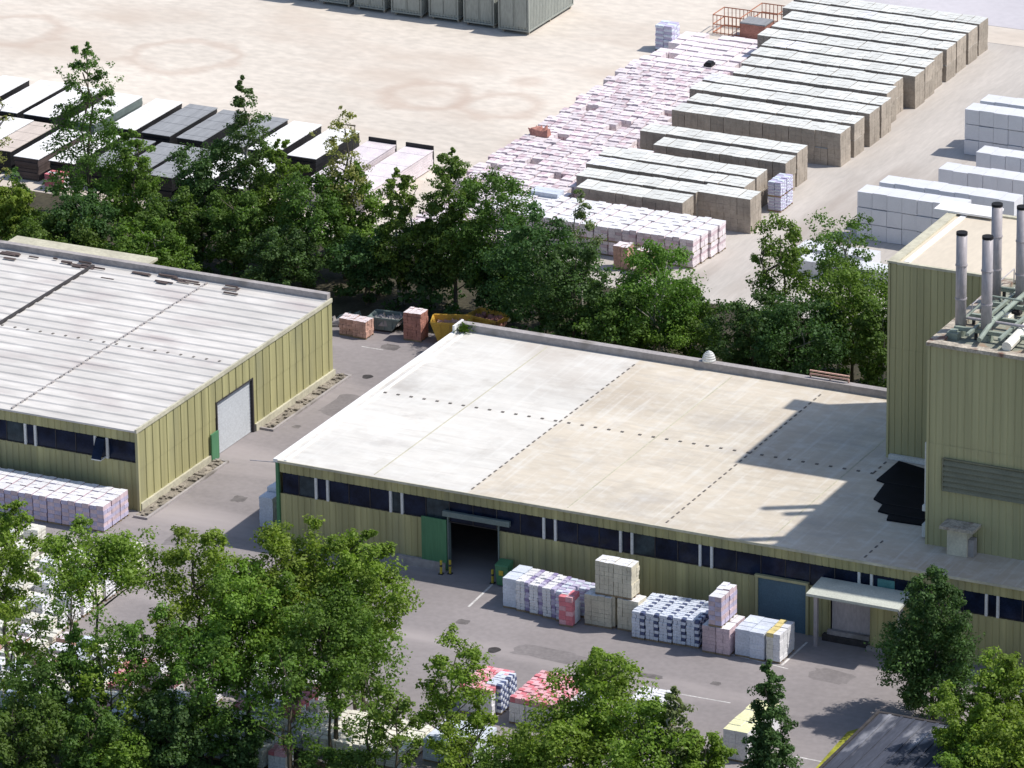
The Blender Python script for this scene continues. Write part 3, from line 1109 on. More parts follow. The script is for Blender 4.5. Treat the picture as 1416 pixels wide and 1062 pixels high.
# purple and white bag stacks right of the doorway
GA = 'bagged pallets beside the open doorway'
names = [('bluish', 'white wrapped'), ('purple', 'white and purple bagged'), ('purple', 'white and purple bagged'), ('purple', 'white and purple bagged'), ('lilac', 'lilac and white bagged')]
for c, (st, d) in enumerate(names):
    b0 = -4.15 - .16 * c
    goods(st, 19.05 + c * 1.05, b0, 0, .98, 1.2, 2.15, '%s pallet, %s column right of the doorway, near end' % (d, ORD[c]), GA, jr())
    goods(st, 19.1 + c * 1.05, b0 + 1.28, 0, .98, 1.2, 2.15, '%s pallet, %s column right of the doorway, wall end' % (d, ORD[c]), GA, jr())
goods('red', 23.75, -5.35, 0, 1.0, 1.25, 2.1, 'red and white pallet standing forward of the purple bagged columns', GA, .02)
goods('lilac', 24.35, -3.55, 0, .95, 1.2, 2.1, 'lilac bagged pallet directly behind the red and white pallet', GA, .01)
# beige block packs
GB = 'beige block packs by the front wall'
xb, yb = L(823, 821, 2.25)
goods('beige', 25.25, -4.55, 0, 1.95, 1.25, 2.2, 'wide beige block pack in front of the two-tier beige pile', GB, .01)
goods('beige', xb + .1, yb, 0, 1.32, 1.25, 2.2, 'beige block pack at lower left of the two-tier pile', GB, .01)
goods('beige', xb + 1.65, yb - .1, 0, 1.55, 1.25, 2.2, 'beige block pack at lower right of the two-tier pile', GB, -.02)
goods('beige', xb, yb, 2.25, 1.32, 1.2, 2.35, 'ivory topped block pack on the upper tier, left one', GB, .015)
goods('beige', xb + 1.36, yb - .02, 2.25, 1.32, 1.2, 2.35, 'ivory topped block pack on the upper tier, right one', GB, -.01)
# blue checked bags
GC = 'blue checked bag pallets'
for c in range(5):
    for r in range(3):
        goods('navy', 29.05 + c * .96, -5.3 + .05 * c + r * 1.15, 0, .92, 1.1, 1.95,
              'blue checked bag pallet, %s column from the left, %s' % (ORD[c], ['front of its column', 'middle of its column', 'wall end of its column'][r]), GC, jr())
# pink ones with a white one on top
GD = 'pinkish stacks near the blue shutter'
for c in range(2):
    for r in range(2):
        goods('pink', 34.2 + c * 1.0, -5.45 + r * 1.3, 0, .97, 1.22, 1.9, 'pinkish pallet on the ground right of the blue checked ones, %s %s' % (['left', 'right'][c], ['front', 'back'][r]), GD, jr())
for r in range(2):
    goods('rowpink', 34.62, -5.4 + r * 1.3, 1.92, .95, 1.22, 2.1, 'white sided pallet stacked on top of the pinkish ones, %s' % ['front one', 'back one'][r], GD, jr())
GE = 'white wrapped pallets before the blue shutter'
for c in range(2):
    for r in range(2):
        goods('bluish', 36.42 + c * 1.08, -5.15 - .1 * c + r * 1.3, 0, 1.03, 1.22, 1.95, 'smooth white wrapped pallet before the blue shutter, %s %s' % (['left', 'right'][c], ['front', 'back'][r]), GE, jr())
for r in range(2):
    goods('amber', 38.65, -5.15 + r * 1.2, 0, 1.0, 1.15, 2.05, 'ivory pallet with yellow top at the right end of the front stacks, %s' % ['front one', 'back one'][r], GE, jr())
# row along the left hall
GF = 'pallets in the long row by the left warehouse'
for c in range(13):
    for r in range(3):
        goods('rowpink', -12.75 - c * 1.13, -3.75 + r * 1.16, 0, 1.08, 1.1, 1.9,
              'white topped pinkish bag pallet in the row along the left warehouse, %s' % ['outer line', 'middle line', 'wall line'][r], GF, jr())
# pale stack by the corner of the middle hall
xb, yb = L(359, 730, 0)
for r in range(3):
    goods('bluish', xb, yb + r * 1.2, 0, 1.05, 1.15, 2.55 - .25 * (r == 0), 'light blue wrapped pallet beside the green corner of the middle warehouse, %s' % ['nearest', 'middle', 'farthest'][r], 'light blue pallets by the warehouse corner', jr())

# bits behind the halls
xb, yb = L(469, 463, 0)
goods('salmon', xb, yb, 0, 1.15, 1.2, 1.35, 'salmon brick pallet, left of the pair behind the halls', 'brick pallets behind the halls', .05)
goods('salmon', xb + 1.2, yb - .1, 0, 1.15, 1.2, 1.35, 'salmon brick pallet, right of the pair behind the halls', 'brick pallets behind the halls', -.03)
xb, yb = L(558, 470, 0)
goods('brick', xb, yb, 0, 1.45, 1.3, 2.2, 'tall dark red brick pallet alone before the trees', 'brick pallets behind the halls', .02)


def skip(label, a, b, Ln, Wd, H, m, fill, rot, name='skip'):
    t = thing(name, label, 'skip', (a, b, 0), None, rot)
    o, tk = .35, .06
    w = MB()
    l, d = Ln / 2, Wd / 2
    bt = [(-l + o * 1.8, -d, .15), (l - o * 1.8, -d, .15), (l - o * 1.8, d, .15), (-l + o * 1.8, d, .15)]
    tp = [(-l, -d, H), (l, -d, H), (l, d, H), (-l, d, H)]
    bi = [(-l + o * 1.8 + tk, -d + tk, .2), (l - o * 1.8 - tk, -d + tk, .2), (l - o * 1.8 - tk, d - tk, .2), (-l + o * 1.8 + tk, d - tk, .2)]
    ti = [(-l + tk, -d + tk, H), (l - tk, -d + tk, H), (l - tk, d - tk, H), (-l + tk, d - tk, H)]
    for i in range(4):
        j = (i + 1) % 4
        w.face([bt[i], bt[j], tp[j], tp[i]])
        w.face([bi[j], bi[i], ti[i], ti[j]])
        w.face([tp[i], tp[j], ti[j], ti[i]])
    w.face(bt[::-1])
    w.face(bi)
    part('body', w, m, t, local=True)
    for s in (-1, 1):
        w = MB()
        w.box(-l + .1, l - .1, s * d - .07 * (s < 0) , s * d + .07 * (s > 0), H - .14, H + .03)
        part('rim', w, m, t, local=True)
        w = MB()
        w.box(-l * .6, l * .6, s * d * .7 - .08, s * d * .7 + .08, 0, .149)
        part('skid', w, M['dark'], t, local=True)
    for x in (-l * .5, 0, l * .5):
        w = MB()
        w.box(x - .05, x + .05, -d - .06, -d - .003, .2, H - .141)
        part('rib', w, m, t, local=True)
    if fill:
        q = random.Random(int(a * 10))
        w = MB()
        for k in range(40):
            x, y, s = q.uniform(-l * .7, l * .7), q.uniform(-d * .8, d * .8), q.uniform(.1, .35)
            w.hexa([(x - s, y - s, H * .45), (x + s, y - s * .7, H * .45), (x + s * .8, y + s, H * .45), (x - s, y + s, H * .45)],
                   [(x - s * .6, y - s * .5, H * .8 + q.uniform(-.2, .25)), (x + s * .6, y - s * .6, H * .8 + q.uniform(-.2, .25)), (x + s * .5, y + s * .5, H * .8 + q.uniform(-.2, .25)), (x - s * .5, y + s * .6, H * .8 + q.uniform(-.2, .25))])
        part('rubble', w, M[fill], t, local=True)
    return t


x, y = L(531, 458, 0)
skip('grey-blue open skip between the salmon and the dark red brick pallets', x, y + .6, 2.6, 1.6, 1.1, M['skipblue'], 'grey', .1)
x, y = L(628, 462, 0)
skip('bright orange open skip behind the corner of the middle warehouse', x + .55, y - 1.5, 3.0, 1.8, 1.8, M['orange'], 'brickp', .35)
x, y = L(676, 452, 0)
skip('orange skip full of brown rubble under the trees', x + .4, y - .9, 2.9, 1.8, 1.35, M['orange'], 'brick', -.15)
q = random.Random(4)
for (u, v, m, lab, s) in ((521, 437, 'pwc', 'heap of cream sheeting thrown behind the grey-blue skip', 1.0), (463, 440, 'grey', 'heap of grey scrap beside the left warehouse corner', .9),
                          (483, 435, 'skipblue', 'tilted blue-grey scrap sheets behind the salmon bricks', .8), (540, 436, 'grey', 'flat grey scrap heap under the tree edge behind the skip', .8)):
    x, y = L(u, v, .5)
    w = MB()
    for k in range(7):
        ax, ay, tl, th = q.uniform(-.5, .5) * s, q.uniform(-.3, .3) * s, q.uniform(.3, .8) * s, q.uniform(.2, .9) * s
        z = .02 * k
        w.hexa([(ax - tl, ay - .3, z), (ax + tl, ay - .3, z), (ax + tl, ay + .3, z), (ax - tl, ay + .3, z)],
               [(ax - tl * .6, ay - .2, z + th * .4), (ax + tl * .9, ay - .25, z + th), (ax + tl * .7, ay + .2, z + th), (ax - tl * .8, ay + .25, z + th * .3)])
    single('scrap_heap', w, M[m], lab, 'scrap heap', (x, y, 0), 'scrap behind the halls', local=True)


def bollard(x, y, lab):
    w = MB()
    w.tube((0, 0, 0), (0, 0, 1.0), .09, .09, 10)
    t = thing('bollard', lab, 'bollard', (x, y, 0), 'yellow bollards at the doorway')
    part('post', w, M['yellow'], t, local=True)
    w = MB()
    w.tube((0, 0, .55), (0, 0, .7), .094, .094, 10)
    w.box(-.16, .16, -.16, .16, 0, .05)
    part('band', w, M['dark'], t, local=True)


bollard(12.72, -.75, 'yellow bollard left of the doorway, outer one')
bollard(13.25, -.45, 'yellow bollard left of the doorway, inner one')
bollard(16.6, -.75, 'yellow bollard right of the doorway')
t = thing('waste_bin', 'dark green wheeled bin with pale sticker right of the doorway', 'bin', (17.45, -.7, 0))
w = MB()
w.hexa([(-.38, -.35, .1), (.38, -.35, .1), (.38, .35, .1), (-.38, .35, .1)], [(-.48, -.42, 1.5), (.48, -.42, 1.5), (.48, .42, 1.5), (-.48, .42, 1.5)])
part('body', w, M['green'], t, local=True)
w = MB()
w.hexa([(-.5, -.45, 1.5), (.5, -.45, 1.5), (.5, .45, 1.5), (-.5, .45, 1.5)], [(-.46, -.4, 1.6), (.46, -.4, 1.6), (.46, .45, 1.72), (-.46, .45, 1.72)])
part('lid', w, M['green'], t, local=True)
w = MB()
w.box(-.18, .14, -.455, -.43, .85, 1.2)
part('sticker', w, M['yellow'], t, local=True)
w = MB()
for sx in (-.36, .36):
    w.tube((sx - .04, .25, .1), (sx + .04, .25, .1), .1, .1, 10)
part('wheel', w, M['dark'], t, local=True)

# ------------------------------------------------------------------ block rows in the yard
GR = 'grey-brown block packs stacked in rows'
BW, BD, BH = 1.16, 2.1, 1.45
blk = []
for sd in range(4):
    m = load_mb(BW - .008, BD, BH, 2, 4, 4, 900 + sd, acc=None, top=1, jit=.005, gap=.016, z0=0.0, topjit=.012)
    blk.append(m.mesh('block_pack', [M['brownblk'], M['blktop']]))
m = load_mb(BW - .008, BD, BH, 2, 4, 4, 950, acc=None, top=1, jit=.004, gap=.009, z0=0.0, topjit=.02)
blkw = m.mesh('block_pack', [M['brownblk'], M['pw']])
blk_hidden = MB()
nblk = [0]


def put_block(x, y, z, label):
    o = bpy.data.objects.new('block_pack', blkw if nblk[0] in (38, 39, 92, 151, 203, 204, 260) else blk[nblk[0] % 4])
    nblk[0] += 1
    COL.objects.link(o)
    o.location = (x + BW / 2 + JT.gauss(0, .015), y + BD / 2 + JT.gauss(0, .035), z)
    tag(o, label, 'block pack', GR)


# (near edge b, right end a, left end a, tiers, front side open to view)
rows = [(67.6, -.6, -10.2, 2, 0), (70.6, 3.9, -.6, 2, 1), (70.25, -.65, -11.2, 2, 0), (73.1, 2.3, -11.3, 2, 0), (75.7, 2.2, -11.5, 2, 0),
        (79.7, 2.9, -8.3, 2, 1), (82.5, 2.7, -10.8, 2, 0),
        (88.4, 4.0, -11.0, 2, 1), (91.1, 4.05, -11.4, 2, 0), (94.1, 4.15, -11.6, 2, 0), (96.6, 4.15, -11.9, 2, 0), (99.5, 3.4, -11.0, 2, 0), (102.1, 2.95, -10.9, 2, 0),
        (104.8, 3.75, -10.8, 2, 0), (107.4, 3.6, -12.0, 2, 0), (109.9, 3.3, -12.6, 2, 0), (112.6, 3.4, -13.0, 2, 0), (115.2, 3.3, -13.4, 2, 0), (117.9, 3.3, -13.6, 2, 0), (120.5, 3.2, -13.8, 2, 0)]
for ri, (yb, xr, xl, nt_, fr) in enumerate(rows):
    n = max(1, int(round((xr - xl) / BW)))
    for c in range(n):
        x = xr - (c + 1) * BW
        for k in range(nt_):
            vis = k == nt_ - 1 or c == 0 or (fr and (c < 9 if ri != 5 else c < 10))
            if vis:
                lab = 'grey-brown block pack in the yard rows, ' + ('upper tier' if k == nt_ - 1 else 'lower tier')
                put_block(x, yb, k * BH, lab)
            else:
                blk_hidden.box(x + .03, x + BW - .03, yb + .03, yb + BD - .03, k * BH + .002, (k + 1) * BH - .002)
o = bpy.data.objects.new('stacked_blocks', blk_hidden.mesh('stacked_blocks', M['brownblk']))
COL.objects.link(o)
tag(o, 'grey-brown blocks in the lower tiers of the yard rows', 'block packs', None, 'stuff')
print('BLOCKS', nblk[0])
# pink-and-white pair at the end of the short rows
for r in range(2):
    for k in range(2):
        goods('lilac', 2.9, 76.2 + r * 1.25, k * 1.25, 1.15, 1.15, 1.22, 'purplish pallet pair at the road end of the block rows, %s %s' % (['near', 'far'][r], ['bottom', 'top'][k]), 'purplish pallets by the block rows')
goods('pink', -10.6, 77.9, 1.3, 2.2, 1.3, 1.2, 'pale pink pallet in the gap left of the middle block rows', None, 0, 1)

# ------------------------------------------------------------------ pale pink pallet field
GP = 'pale pink pallets in the open field'
fld = []
for sd in range(6):
    q = random.Random(sd)
    m = load_mb(1.06, 1.04, .93 + .06 * q.random(), 2, 2, 3, 300 + sd, acc=lambda i, j, k: 1 if q.random() < .2 else 0, jit=.012, gap=.02, z0=.1, topjit=.03)
    m.box(-.5, .5, -.48, .48, 0, .1, 2)
    fld.append(m.mesh('low_pallet', [M['pinkw'], M['pink'], M['wood']]))
nf = 0
yb = 70.0
spots = []
while yb < 113.5:
    t_ = (yb - 66) / 47
    xl = -21.7 - .3 * t_ + JT.uniform(-.5, .3)
    xr = -11.7 - 1.6 * max(0, t_ - .55) / .45
    if yb > 106:
        xl = -21.5
    x = xl
    while x + 1.2 < xr:
        if JT.random() > .03:
            spots.append((x + JT.gauss(0, .03), yb + JT.gauss(0, .06)))
        x += 1.13
    yb += 1.30
yb = 58.5
while yb < 69.8:
    x = -20.5 + JT.uniform(-.5, .3)
    while x < -11.0:
        spots.append((x, yb + JT.gauss(0, .06)))
        x += 1.13
    yb += 1.30
spots.sort(key=lambda p: p[1])
rest = MB()
for i, (x, y) in enumerate(spots):
    if i < 298:
        o = bpy.data.objects.new('low_pallet', fld[i % 6])
        COL.objects.link(o)
        o.location = (x + .6, y + .6, .004)
        o.rotation_euler = (0, 0, JT.gauss(0, .02))
        tag(o, 'low pale pink bagged pallet in the field left of the block rows', 'bagged pallet', GP)
        nf += 1
    else:
        rest.box(x + .07, x + 1.13, y + .06, y + 1.1, .004, .95 + JT.uniform(0, .08))
if rest.v:
    o = bpy.data.objects.new('bagged_pallets_beyond', rest.mesh('bagged_pallets_beyond', M['pinkw']))
    o.name = 'bagged_goods'
    COL.objects.link(o)
    tag(o, 'far part of the pale pink pallet field', 'bagged goods', None, 'stuff')
print('FIELD', len(spots))
# near rows, stacked two high, running to the road
GQ = 'pale pink stacks in front of the block rows'
for r, (yb, xr) in enumerate(((61.4, 3.2), (62.75, 3.3), (64.1, 3.5), (65.45, 3.6))):
    for c in range(15):
        x = xr - (c + 1) * 1.22
        for k in range(2):
            if k == 0 and c > 1 and r > 0:
                goods('pale', x, yb, 0, 1.15, 1.25, 1.15, 'pale pink pallet in the near rows, lower tier', GQ, jr())
            else:
                goods('pale', x, yb, k * 1.17, 1.15, 1.25, 1.15, 'pale pink pallet in the near rows, %s' % ['lower tier', 'upper tier'][k], GQ, jr())
for (u, v, st, lab) in ((848, 372, 'salmon', 'salmon pallet glimpsed between trees before the pink rows, left'), (866, 352, 'brick', 'dark red pallet glimpsed between trees before the pink rows'), (880, 378, 'salmon', 'salmon pallet glimpsed between trees before the pink rows, right'),
                        (835, 352, 'brick', 'dark red pallet at the left edge of the near pink rows'), (945, 360, 'ivory', 'ivory pallet at the near right end of the pink rows')):
    x, y = L(u, v, 0)
    goods(st, x, y, 0, 1.2, 1.2, 1.9, lab)
x, y = L(757, 292, 0)
goods('bluish', x, 65.9, 0, 2.4, 1.2, 2.7, 'single bluish white pallet at the left end of the front block row', None, 0, 1)
# odd loads on the field
x, y = L(906, 70, 0)
goods('lilac', x, y, 0, 1.6, 1.6, 2.3, 'tall purple bale standing above the far edge of the pink field')
x, y = L(748, 186, 1.05)
w = MB()
q = random.Random(8)
for k in range(6):
    ax = -.6 + k * .24
    w.hexa([(ax - .15, -.4, 0), (ax + .15, -.4, 0), (ax + .15, .4, 0), (ax - .15, .4, 0)], [(ax - .3 + q.uniform(-.3, .3), -.25, q.uniform(.3, .6)), (ax + .1, -.2, q.uniform(.35, .8)), (ax + .1, .3, q.uniform(.3, .9)), (ax - .2, .3, q.uniform(.3, .6))])
single('torn_load', w, M['brick'], 'torn brownish red load lying on the left edge of the pink field', 'torn load', (x, y, 1.0), local=True)


def rack(a, b, Wd, D, H, lab):
    t = thing('wire_rack', lab, 'rack', (a, b, 0), 'rust red racks')
    for y in (0, D):
        w = MB()
        for z in (.1, H * .5, H):
            w.tube((0, y, z), (Wd, y, z), .05, .05, 5)
        n = int(Wd / .35)
        for i in range(n + 1):
            w.tube((Wd * i / n, y, 0), (Wd * i / n, y, H), .035, .035, 5)
        part('side_grid', w, M['rustred'], t, local=True)
    for x in (0, Wd):
        w = MB()
        for z in (.1, H * .5, H):
            w.tube((x, 0, z), (x, D, z), .05, .05, 5)
        part('end_frame', w, M['rustred'], t, local=True)


x, y = L(986, 46, 0)
rack(x, y, 2.6, 2.4, 1.7, 'rust red wire rack at far end of the pink field, left one')
x, y = L(1040, 40, 0)
rack(x - .2, y, 2.6, 2.6, 1.6, 'rust red wire rack at far end of the pink field, right one')
x, y = L(1024, 52, 0)
w = MB()
w.box(0, 2.3, 0, 1.8, 0, 1.3)
w.box(-.05, 2.35, -.05, 1.85, 1.3, 1.42, 1)
single('open_crate', w, [M['brick'], M['greyblk']], 'dark brown crate with grey lid between the two rust red racks', 'crate', (x, y, 0), local=True)
x, y = L(973, 108, 0)
w = MB()
w.box(0, .7, 0, .9, 0, 1.25)
w.box(.1, .6, .1, .8, 1.25, 1.4)
single('dark_bale', w, M['blacktarp'], 'black bale at the left end of a far block row', 'bale', (x, y, 0), local=True)

# ------------------------------------------------------------------ white rows beyond the towers
GW = 'white packs stacked in rows by the towers'
wpk = [load_mb(1.255, 1.9, 1.24, 1, 2, 1, 400 + s_, jit=.006, gap=.012, z0=.03, topjit=.03).mesh('white_pack', [M['packw']]) for s_ in range(4)]
nw = 0
for (xa, xb_, yb, tiers, nm) in ((11.9, 21.9, 73.1, 3, 'nearest'), (12.6, 24.5, 75.9, 3, 'second'), (14.2, 34, 84.3, 2, 'middle'), (15.4, 34, 89.4, 2, 'fourth'), (11.9, 34, 95.6, 3, 'farthest'), (12.2, 34, 98.2, 3, 'farthest double'), (9.8, 17.2, 66.0, 1, 'lone low'), (11.0, 20, 63.4, 1, 'lowest')):
    c = 0
    x = xa
    while x + 1.25 < xb_ + .1:
        for k in range(tiers):
            o = bpy.data.objects.new('white_pack', wpk[(c + k) % 4])
            COL.objects.link(o)
            o.location = (x + .62, yb + .97 + JT.gauss(0, .03), .004 + k * 1.31)
            tag(o, 'smooth white pack in the %s row by the towers, %s' % (nm, 'single tier' if tiers == 1 else ['bottom tier', 'second tier', 'third tier'][k]), 'white pack', GW)
            nw += 1
        x += 1.27
        c += 1
print('WHITE', nw)

# ------------------------------------------------------------------ long covered stacks, far left
GL = 'long covered stacks in the sandy yard'
def long_stack(a, b, W, Ln, H, top, side, label, z=0.0, board=False):
    t = thing('covered_stack', label, 'covered stack', (a, b, z), GL)
    q = random.Random(int(a * 7 + b))
    w = MB()
    n = 6
    for k in range(n):
        e = q.gauss(0, .02)
        w.box(e, W + e, q.gauss(0, .05), Ln + q.gauss(0, .05), .12 + k * (H - .12) / n, .12 + (k + 1) * (H - .12) / n - .02)
    for y in (.6, Ln / 2, Ln - .6):
        w.box(.05, W - .05, y - .1, y + .1, 0, .1)
    part('stack', w, M[side], t, local=True)
    w = MB()
    m = 8
    for k in range(m):
        y0_, y1_ = -.06 + (Ln + .12) * k / m, -.06 + (Ln + .12) * (k + 1) / m - .02
        w.box(-.06, W + .06, y0_, y1_, H + .035, H + .085 + .012 * (k % 2))
    part('cover', w, M[top], t, local=True)
    if board:
        w = MB()
        w.box(-.02, W + .02, Ln + .06, Ln + .2, .1, H + .42)
        part('end_board', w, M['blacktarp'], t, local=True)
    return t


SPEC = [(-64.2, 59.2, 2.3, 7.6, 'tanboards', 'blacktarp', 'front rank, farthest left'), (-61.3, 59.4, 2.3, 7.6, 'whitetarp', 'blacktarp', 'front rank, left of the tan ones'), (-58.75, 59.4, 2.15, 7.4, 'tanboards', 'blacktarp', 'front rank, tan topped'),
        (-55.75, 58.6, 2.2, 7.6, 'whitetarp', 'darkbrown', 'front rank, white topped'), (-52.6, 58.8, 2.2, 7.6, 'whitetarp', 'blacktarp', 'front rank, white behind the tall tree'),
        (-49.4, 59.0, 2.2, 7.4, 'greyblk', 'blacktarp', 'front rank, grey, left one'), (-46.5, 59.0, 2.2, 7.4, 'greyblk', 'blacktarp', 'front rank, grey, middle one'), (-43.7, 59.0, 2.2, 7.4, 'greyblk', 'blacktarp', 'front rank, grey, right one'),
        (-40.7, 59.0, 2.3, 7.4, 'whitetarp', 'blacktarp', 'front rank, white, right of the grey ones'), (-37.3, 59.0, 2.3, 7.4, 'whitetarp', 'blacktarp', 'front rank, white, far right'),
        (-67.2, 67.9, 2.5, 8.2, 'whitetarp', 'blacktarp', 'back rank, farthest left'), (-63.7, 67.9, 2.6, 8.4, 'whitetarp', 'blacktarp', 'back rank, left white one'), (-60.4, 68.0, 2.7, 8.2, 'whitetarp', 'blacktarp', 'back rank, white behind the tall tree'), (-56.2, 68.0, 2.4, 7.9, 'whitetarp', 'skipblue', 'back rank, white with grey side'),
        (-52.4, 68.0, 2.4, 7.9, 'whitetarp', 'blacktarp', 'back rank, white beside the grey one'), (-49.15, 67.8, 2.5, 8.0, 'greyblk', 'blacktarp', 'back rank, long dark grey, left one'), (-45.9, 67.8, 2.3, 7.8, 'greyblk', 'blacktarp', 'back rank, dark grey, middle one'), (-42.3, 67.8, 2.4, 7.8, 'greyblk', 'blacktarp', 'back rank, dark grey, right one'),
        (-39.2, 67.6, 2.5, 7.8, 'whitetarp', 'blacktarp', 'back rank, white right of the grey ones'), (-35.6, 67.6, 2.5, 7.6, 'whitetarp', 'blacktarp', 'back rank, white behind the yellowish tree')]
for (a, b, W, Ln, tp, sd, lab) in SPEC:
    kd = {'whitetarp': 'long white topped covered stack', 'tanboards': 'long tan board stack', 'greyblk': 'long dark grey board stack'}[tp]
    long_stack(a, b, W, Ln, 1.85 if b < 65 else 1.95, tp, sd, kd + ', ' + lab)
for a, lab in ((-31.9, 'left of the pair'), (-28.5, 'right of the pair')):
    long_stack(a, 62.5, 2.45, 12.0, 1.5, 'pinkw', 'pinkw', 'long pinkish white stack with black end board, ' + lab, 0, True)
x, y = L(62, 262, 0)
goods('red', x, y, 0, 1.6, 1.2, 1.3, 'red load glimpsed left of the tall tree')

# ------------------------------------------------------------------ containers at the top edge
GK = 'grey-green containers at the far side of the sand'
for i, (xa, xb_, yb) in enumerate(((-37.55, -34.6, 109.8), (-41.2, -38.2, 110.3), (-44.7, -41.8, 110.5), (-48.3, -45.3, 110.3), (-52.0, -49.0, 110.4), (-55.6, -52.6, 110.6), (-59.4, -56.4, 110.8))):  # the last two stand out of view, added for their shadows
    W = xb_ - xa
    t = thing('container', 'grey-green container on feet across the sand, %s from the right' % ORD[i], 'container', (xa, yb, 0), GK)
    w = MB()
    w.cladding('x', .08, W - .08, .06, .45, 3.5, -1, pitch=.3, groove=.12, depth=.04)
    w.cladding('y', .08, 8.9, W - .06, .45, 3.5, 1, pitch=.3, groove=.12, depth=.04)
    w.box(.1, W - .12, .13, 8.9, .45, 3.5)
    part('body', w, M['cont'], t, local=True)
    w = MB()
    for x in (0, W - .12):
        for y in (0, 8.88):
            w.box(x, x + .12, y, y + .12, .3, 3.56)
    for z in (.3, 3.5):
        w.box(.12, W - .12, 0, .1, z, z + .14)
        w.box(W - .1, W, .12, 8.88, z, z + .14)
    w.box(.1, W - .1, .1, 8.9, 3.5, 3.58)
    part('frame', w, M['cont'], t, local=True)
    for x in (.2, W - .3):
        for y in (.3, 4.5, 8.6):
            w = MB()
            w.box(x, x + .18, y, y + .18, 0, .3)
            part('foot', w, M['rust'], t, local=True)
    w = MB()
    for k in range(2):
        w.box(.25 + k * W * .47, W * .5 - .05 + k * W * .44, .005, .058, .7, 3.3)
    part('door', w, M['cont'], t, local=True)

# ------------------------------------------------------------------ stock behind the foreground trees
GS = 'pallets seen through the foreground trees'
q = random.Random(12)
for r in range(9):
    for c in range(10):
        x, y = -18.6 + c * 1.32 + q.gauss(0, .05), -9.6 - r * 1.5
        if q.random() < .1:
            continue
        st = q.choice(['white', 'ivory', 'ivory', 'white'])
        goods(st, x, y, 0, 1.15, 1.15, 1.4 if (r + c) % 3 else 2.0, '%s wrapped pallet in the block of stock behind the lower left trees' % {'white': 'white', 'ivory': 'ivory'}[st], GS, q.gauss(0, .03))
def cluster(u, v, nc, nr, st, H, lab, z=0, W=1.1, D=1.1):
    x, y = L(u, v, 0)
    for r in range(nr):
        for c in range(nc):
            pos = (['near', 'second', 'third', 'far'][r] + ' row ' + ORD[c] + ' from the left') if nr * nc > 1 else ''
            goods(st, x + c * (W + .07), y + r * (D + .08), z, W, D, H, (lab + ', ' + pos) if pos else lab, GS, q.gauss(0, .025))


cluster(320, 960, 4, 3, 'white', 1.5, 'white wrapped pallet glimpsed under the middle foreground crown')
cluster(392, 1010, 1, 3, 'red', 1.9, 'red and white pallet glimpsed between foreground trunks')
cluster(418, 1040, 6, 4, 'ivory', 1.2, 'ivory bag pallet in the jumble below the tree gap')
cluster(636, 985, 2, 3, 'redtop', 1.9, 'pink topped pallet beside the navy and white one')
cluster(672, 985, 1, 2, 'navy', 2.0, 'navy and white pallet between the pink topped groups')
cluster(704, 1000, 3, 4, 'redtop', 1.8, 'pink topped pallet in the right hand pink group')
cluster(585, 1052, 3, 3, 'bluish', 1.5, 'light blue wrapped pallet low among the bottom trees')
cluster(775, 985, 2, 2, 'bluish', 1.5, 'light blue wrapped pallet right of the pink topped group')
cluster(868, 1010, 2, 2, 'white', 2.2, 'white pallet glimpsed through the bright round tree')
cluster(1000, 1050, 1, 3, 'lemon', 2.1, 'pale yellow topped pallet left of the dark conical tree', W=1.7, D=1.6)
for r in range(6):
    for c in range(19):
        x, y = -11.5 + c * 1.5 + r * .3 + q.gauss(0, .1), -23.4 - r * 1.75 + q.gauss(0, .06) - (1.2 if c > 12 else 0)
        if q.random() < .16 or (c > 11 and r < 1):
            continue
        st = q.choice(['white', 'ivory', 'white', 'bluish', 'salmon' if c < 9 else 'redtop', 'ivory'])
        goods(st, x, y, 0, 1.2, 1.2, 1.3, '%s pallet glimpsed between the foreground trunks' % {'white': 'white wrapped', 'ivory': 'ivory bagged', 'bluish': 'light blue wrapped', 'salmon': 'salmon brick', 'redtop': 'pink topped'}[st], GS, q.gauss(0, .05))

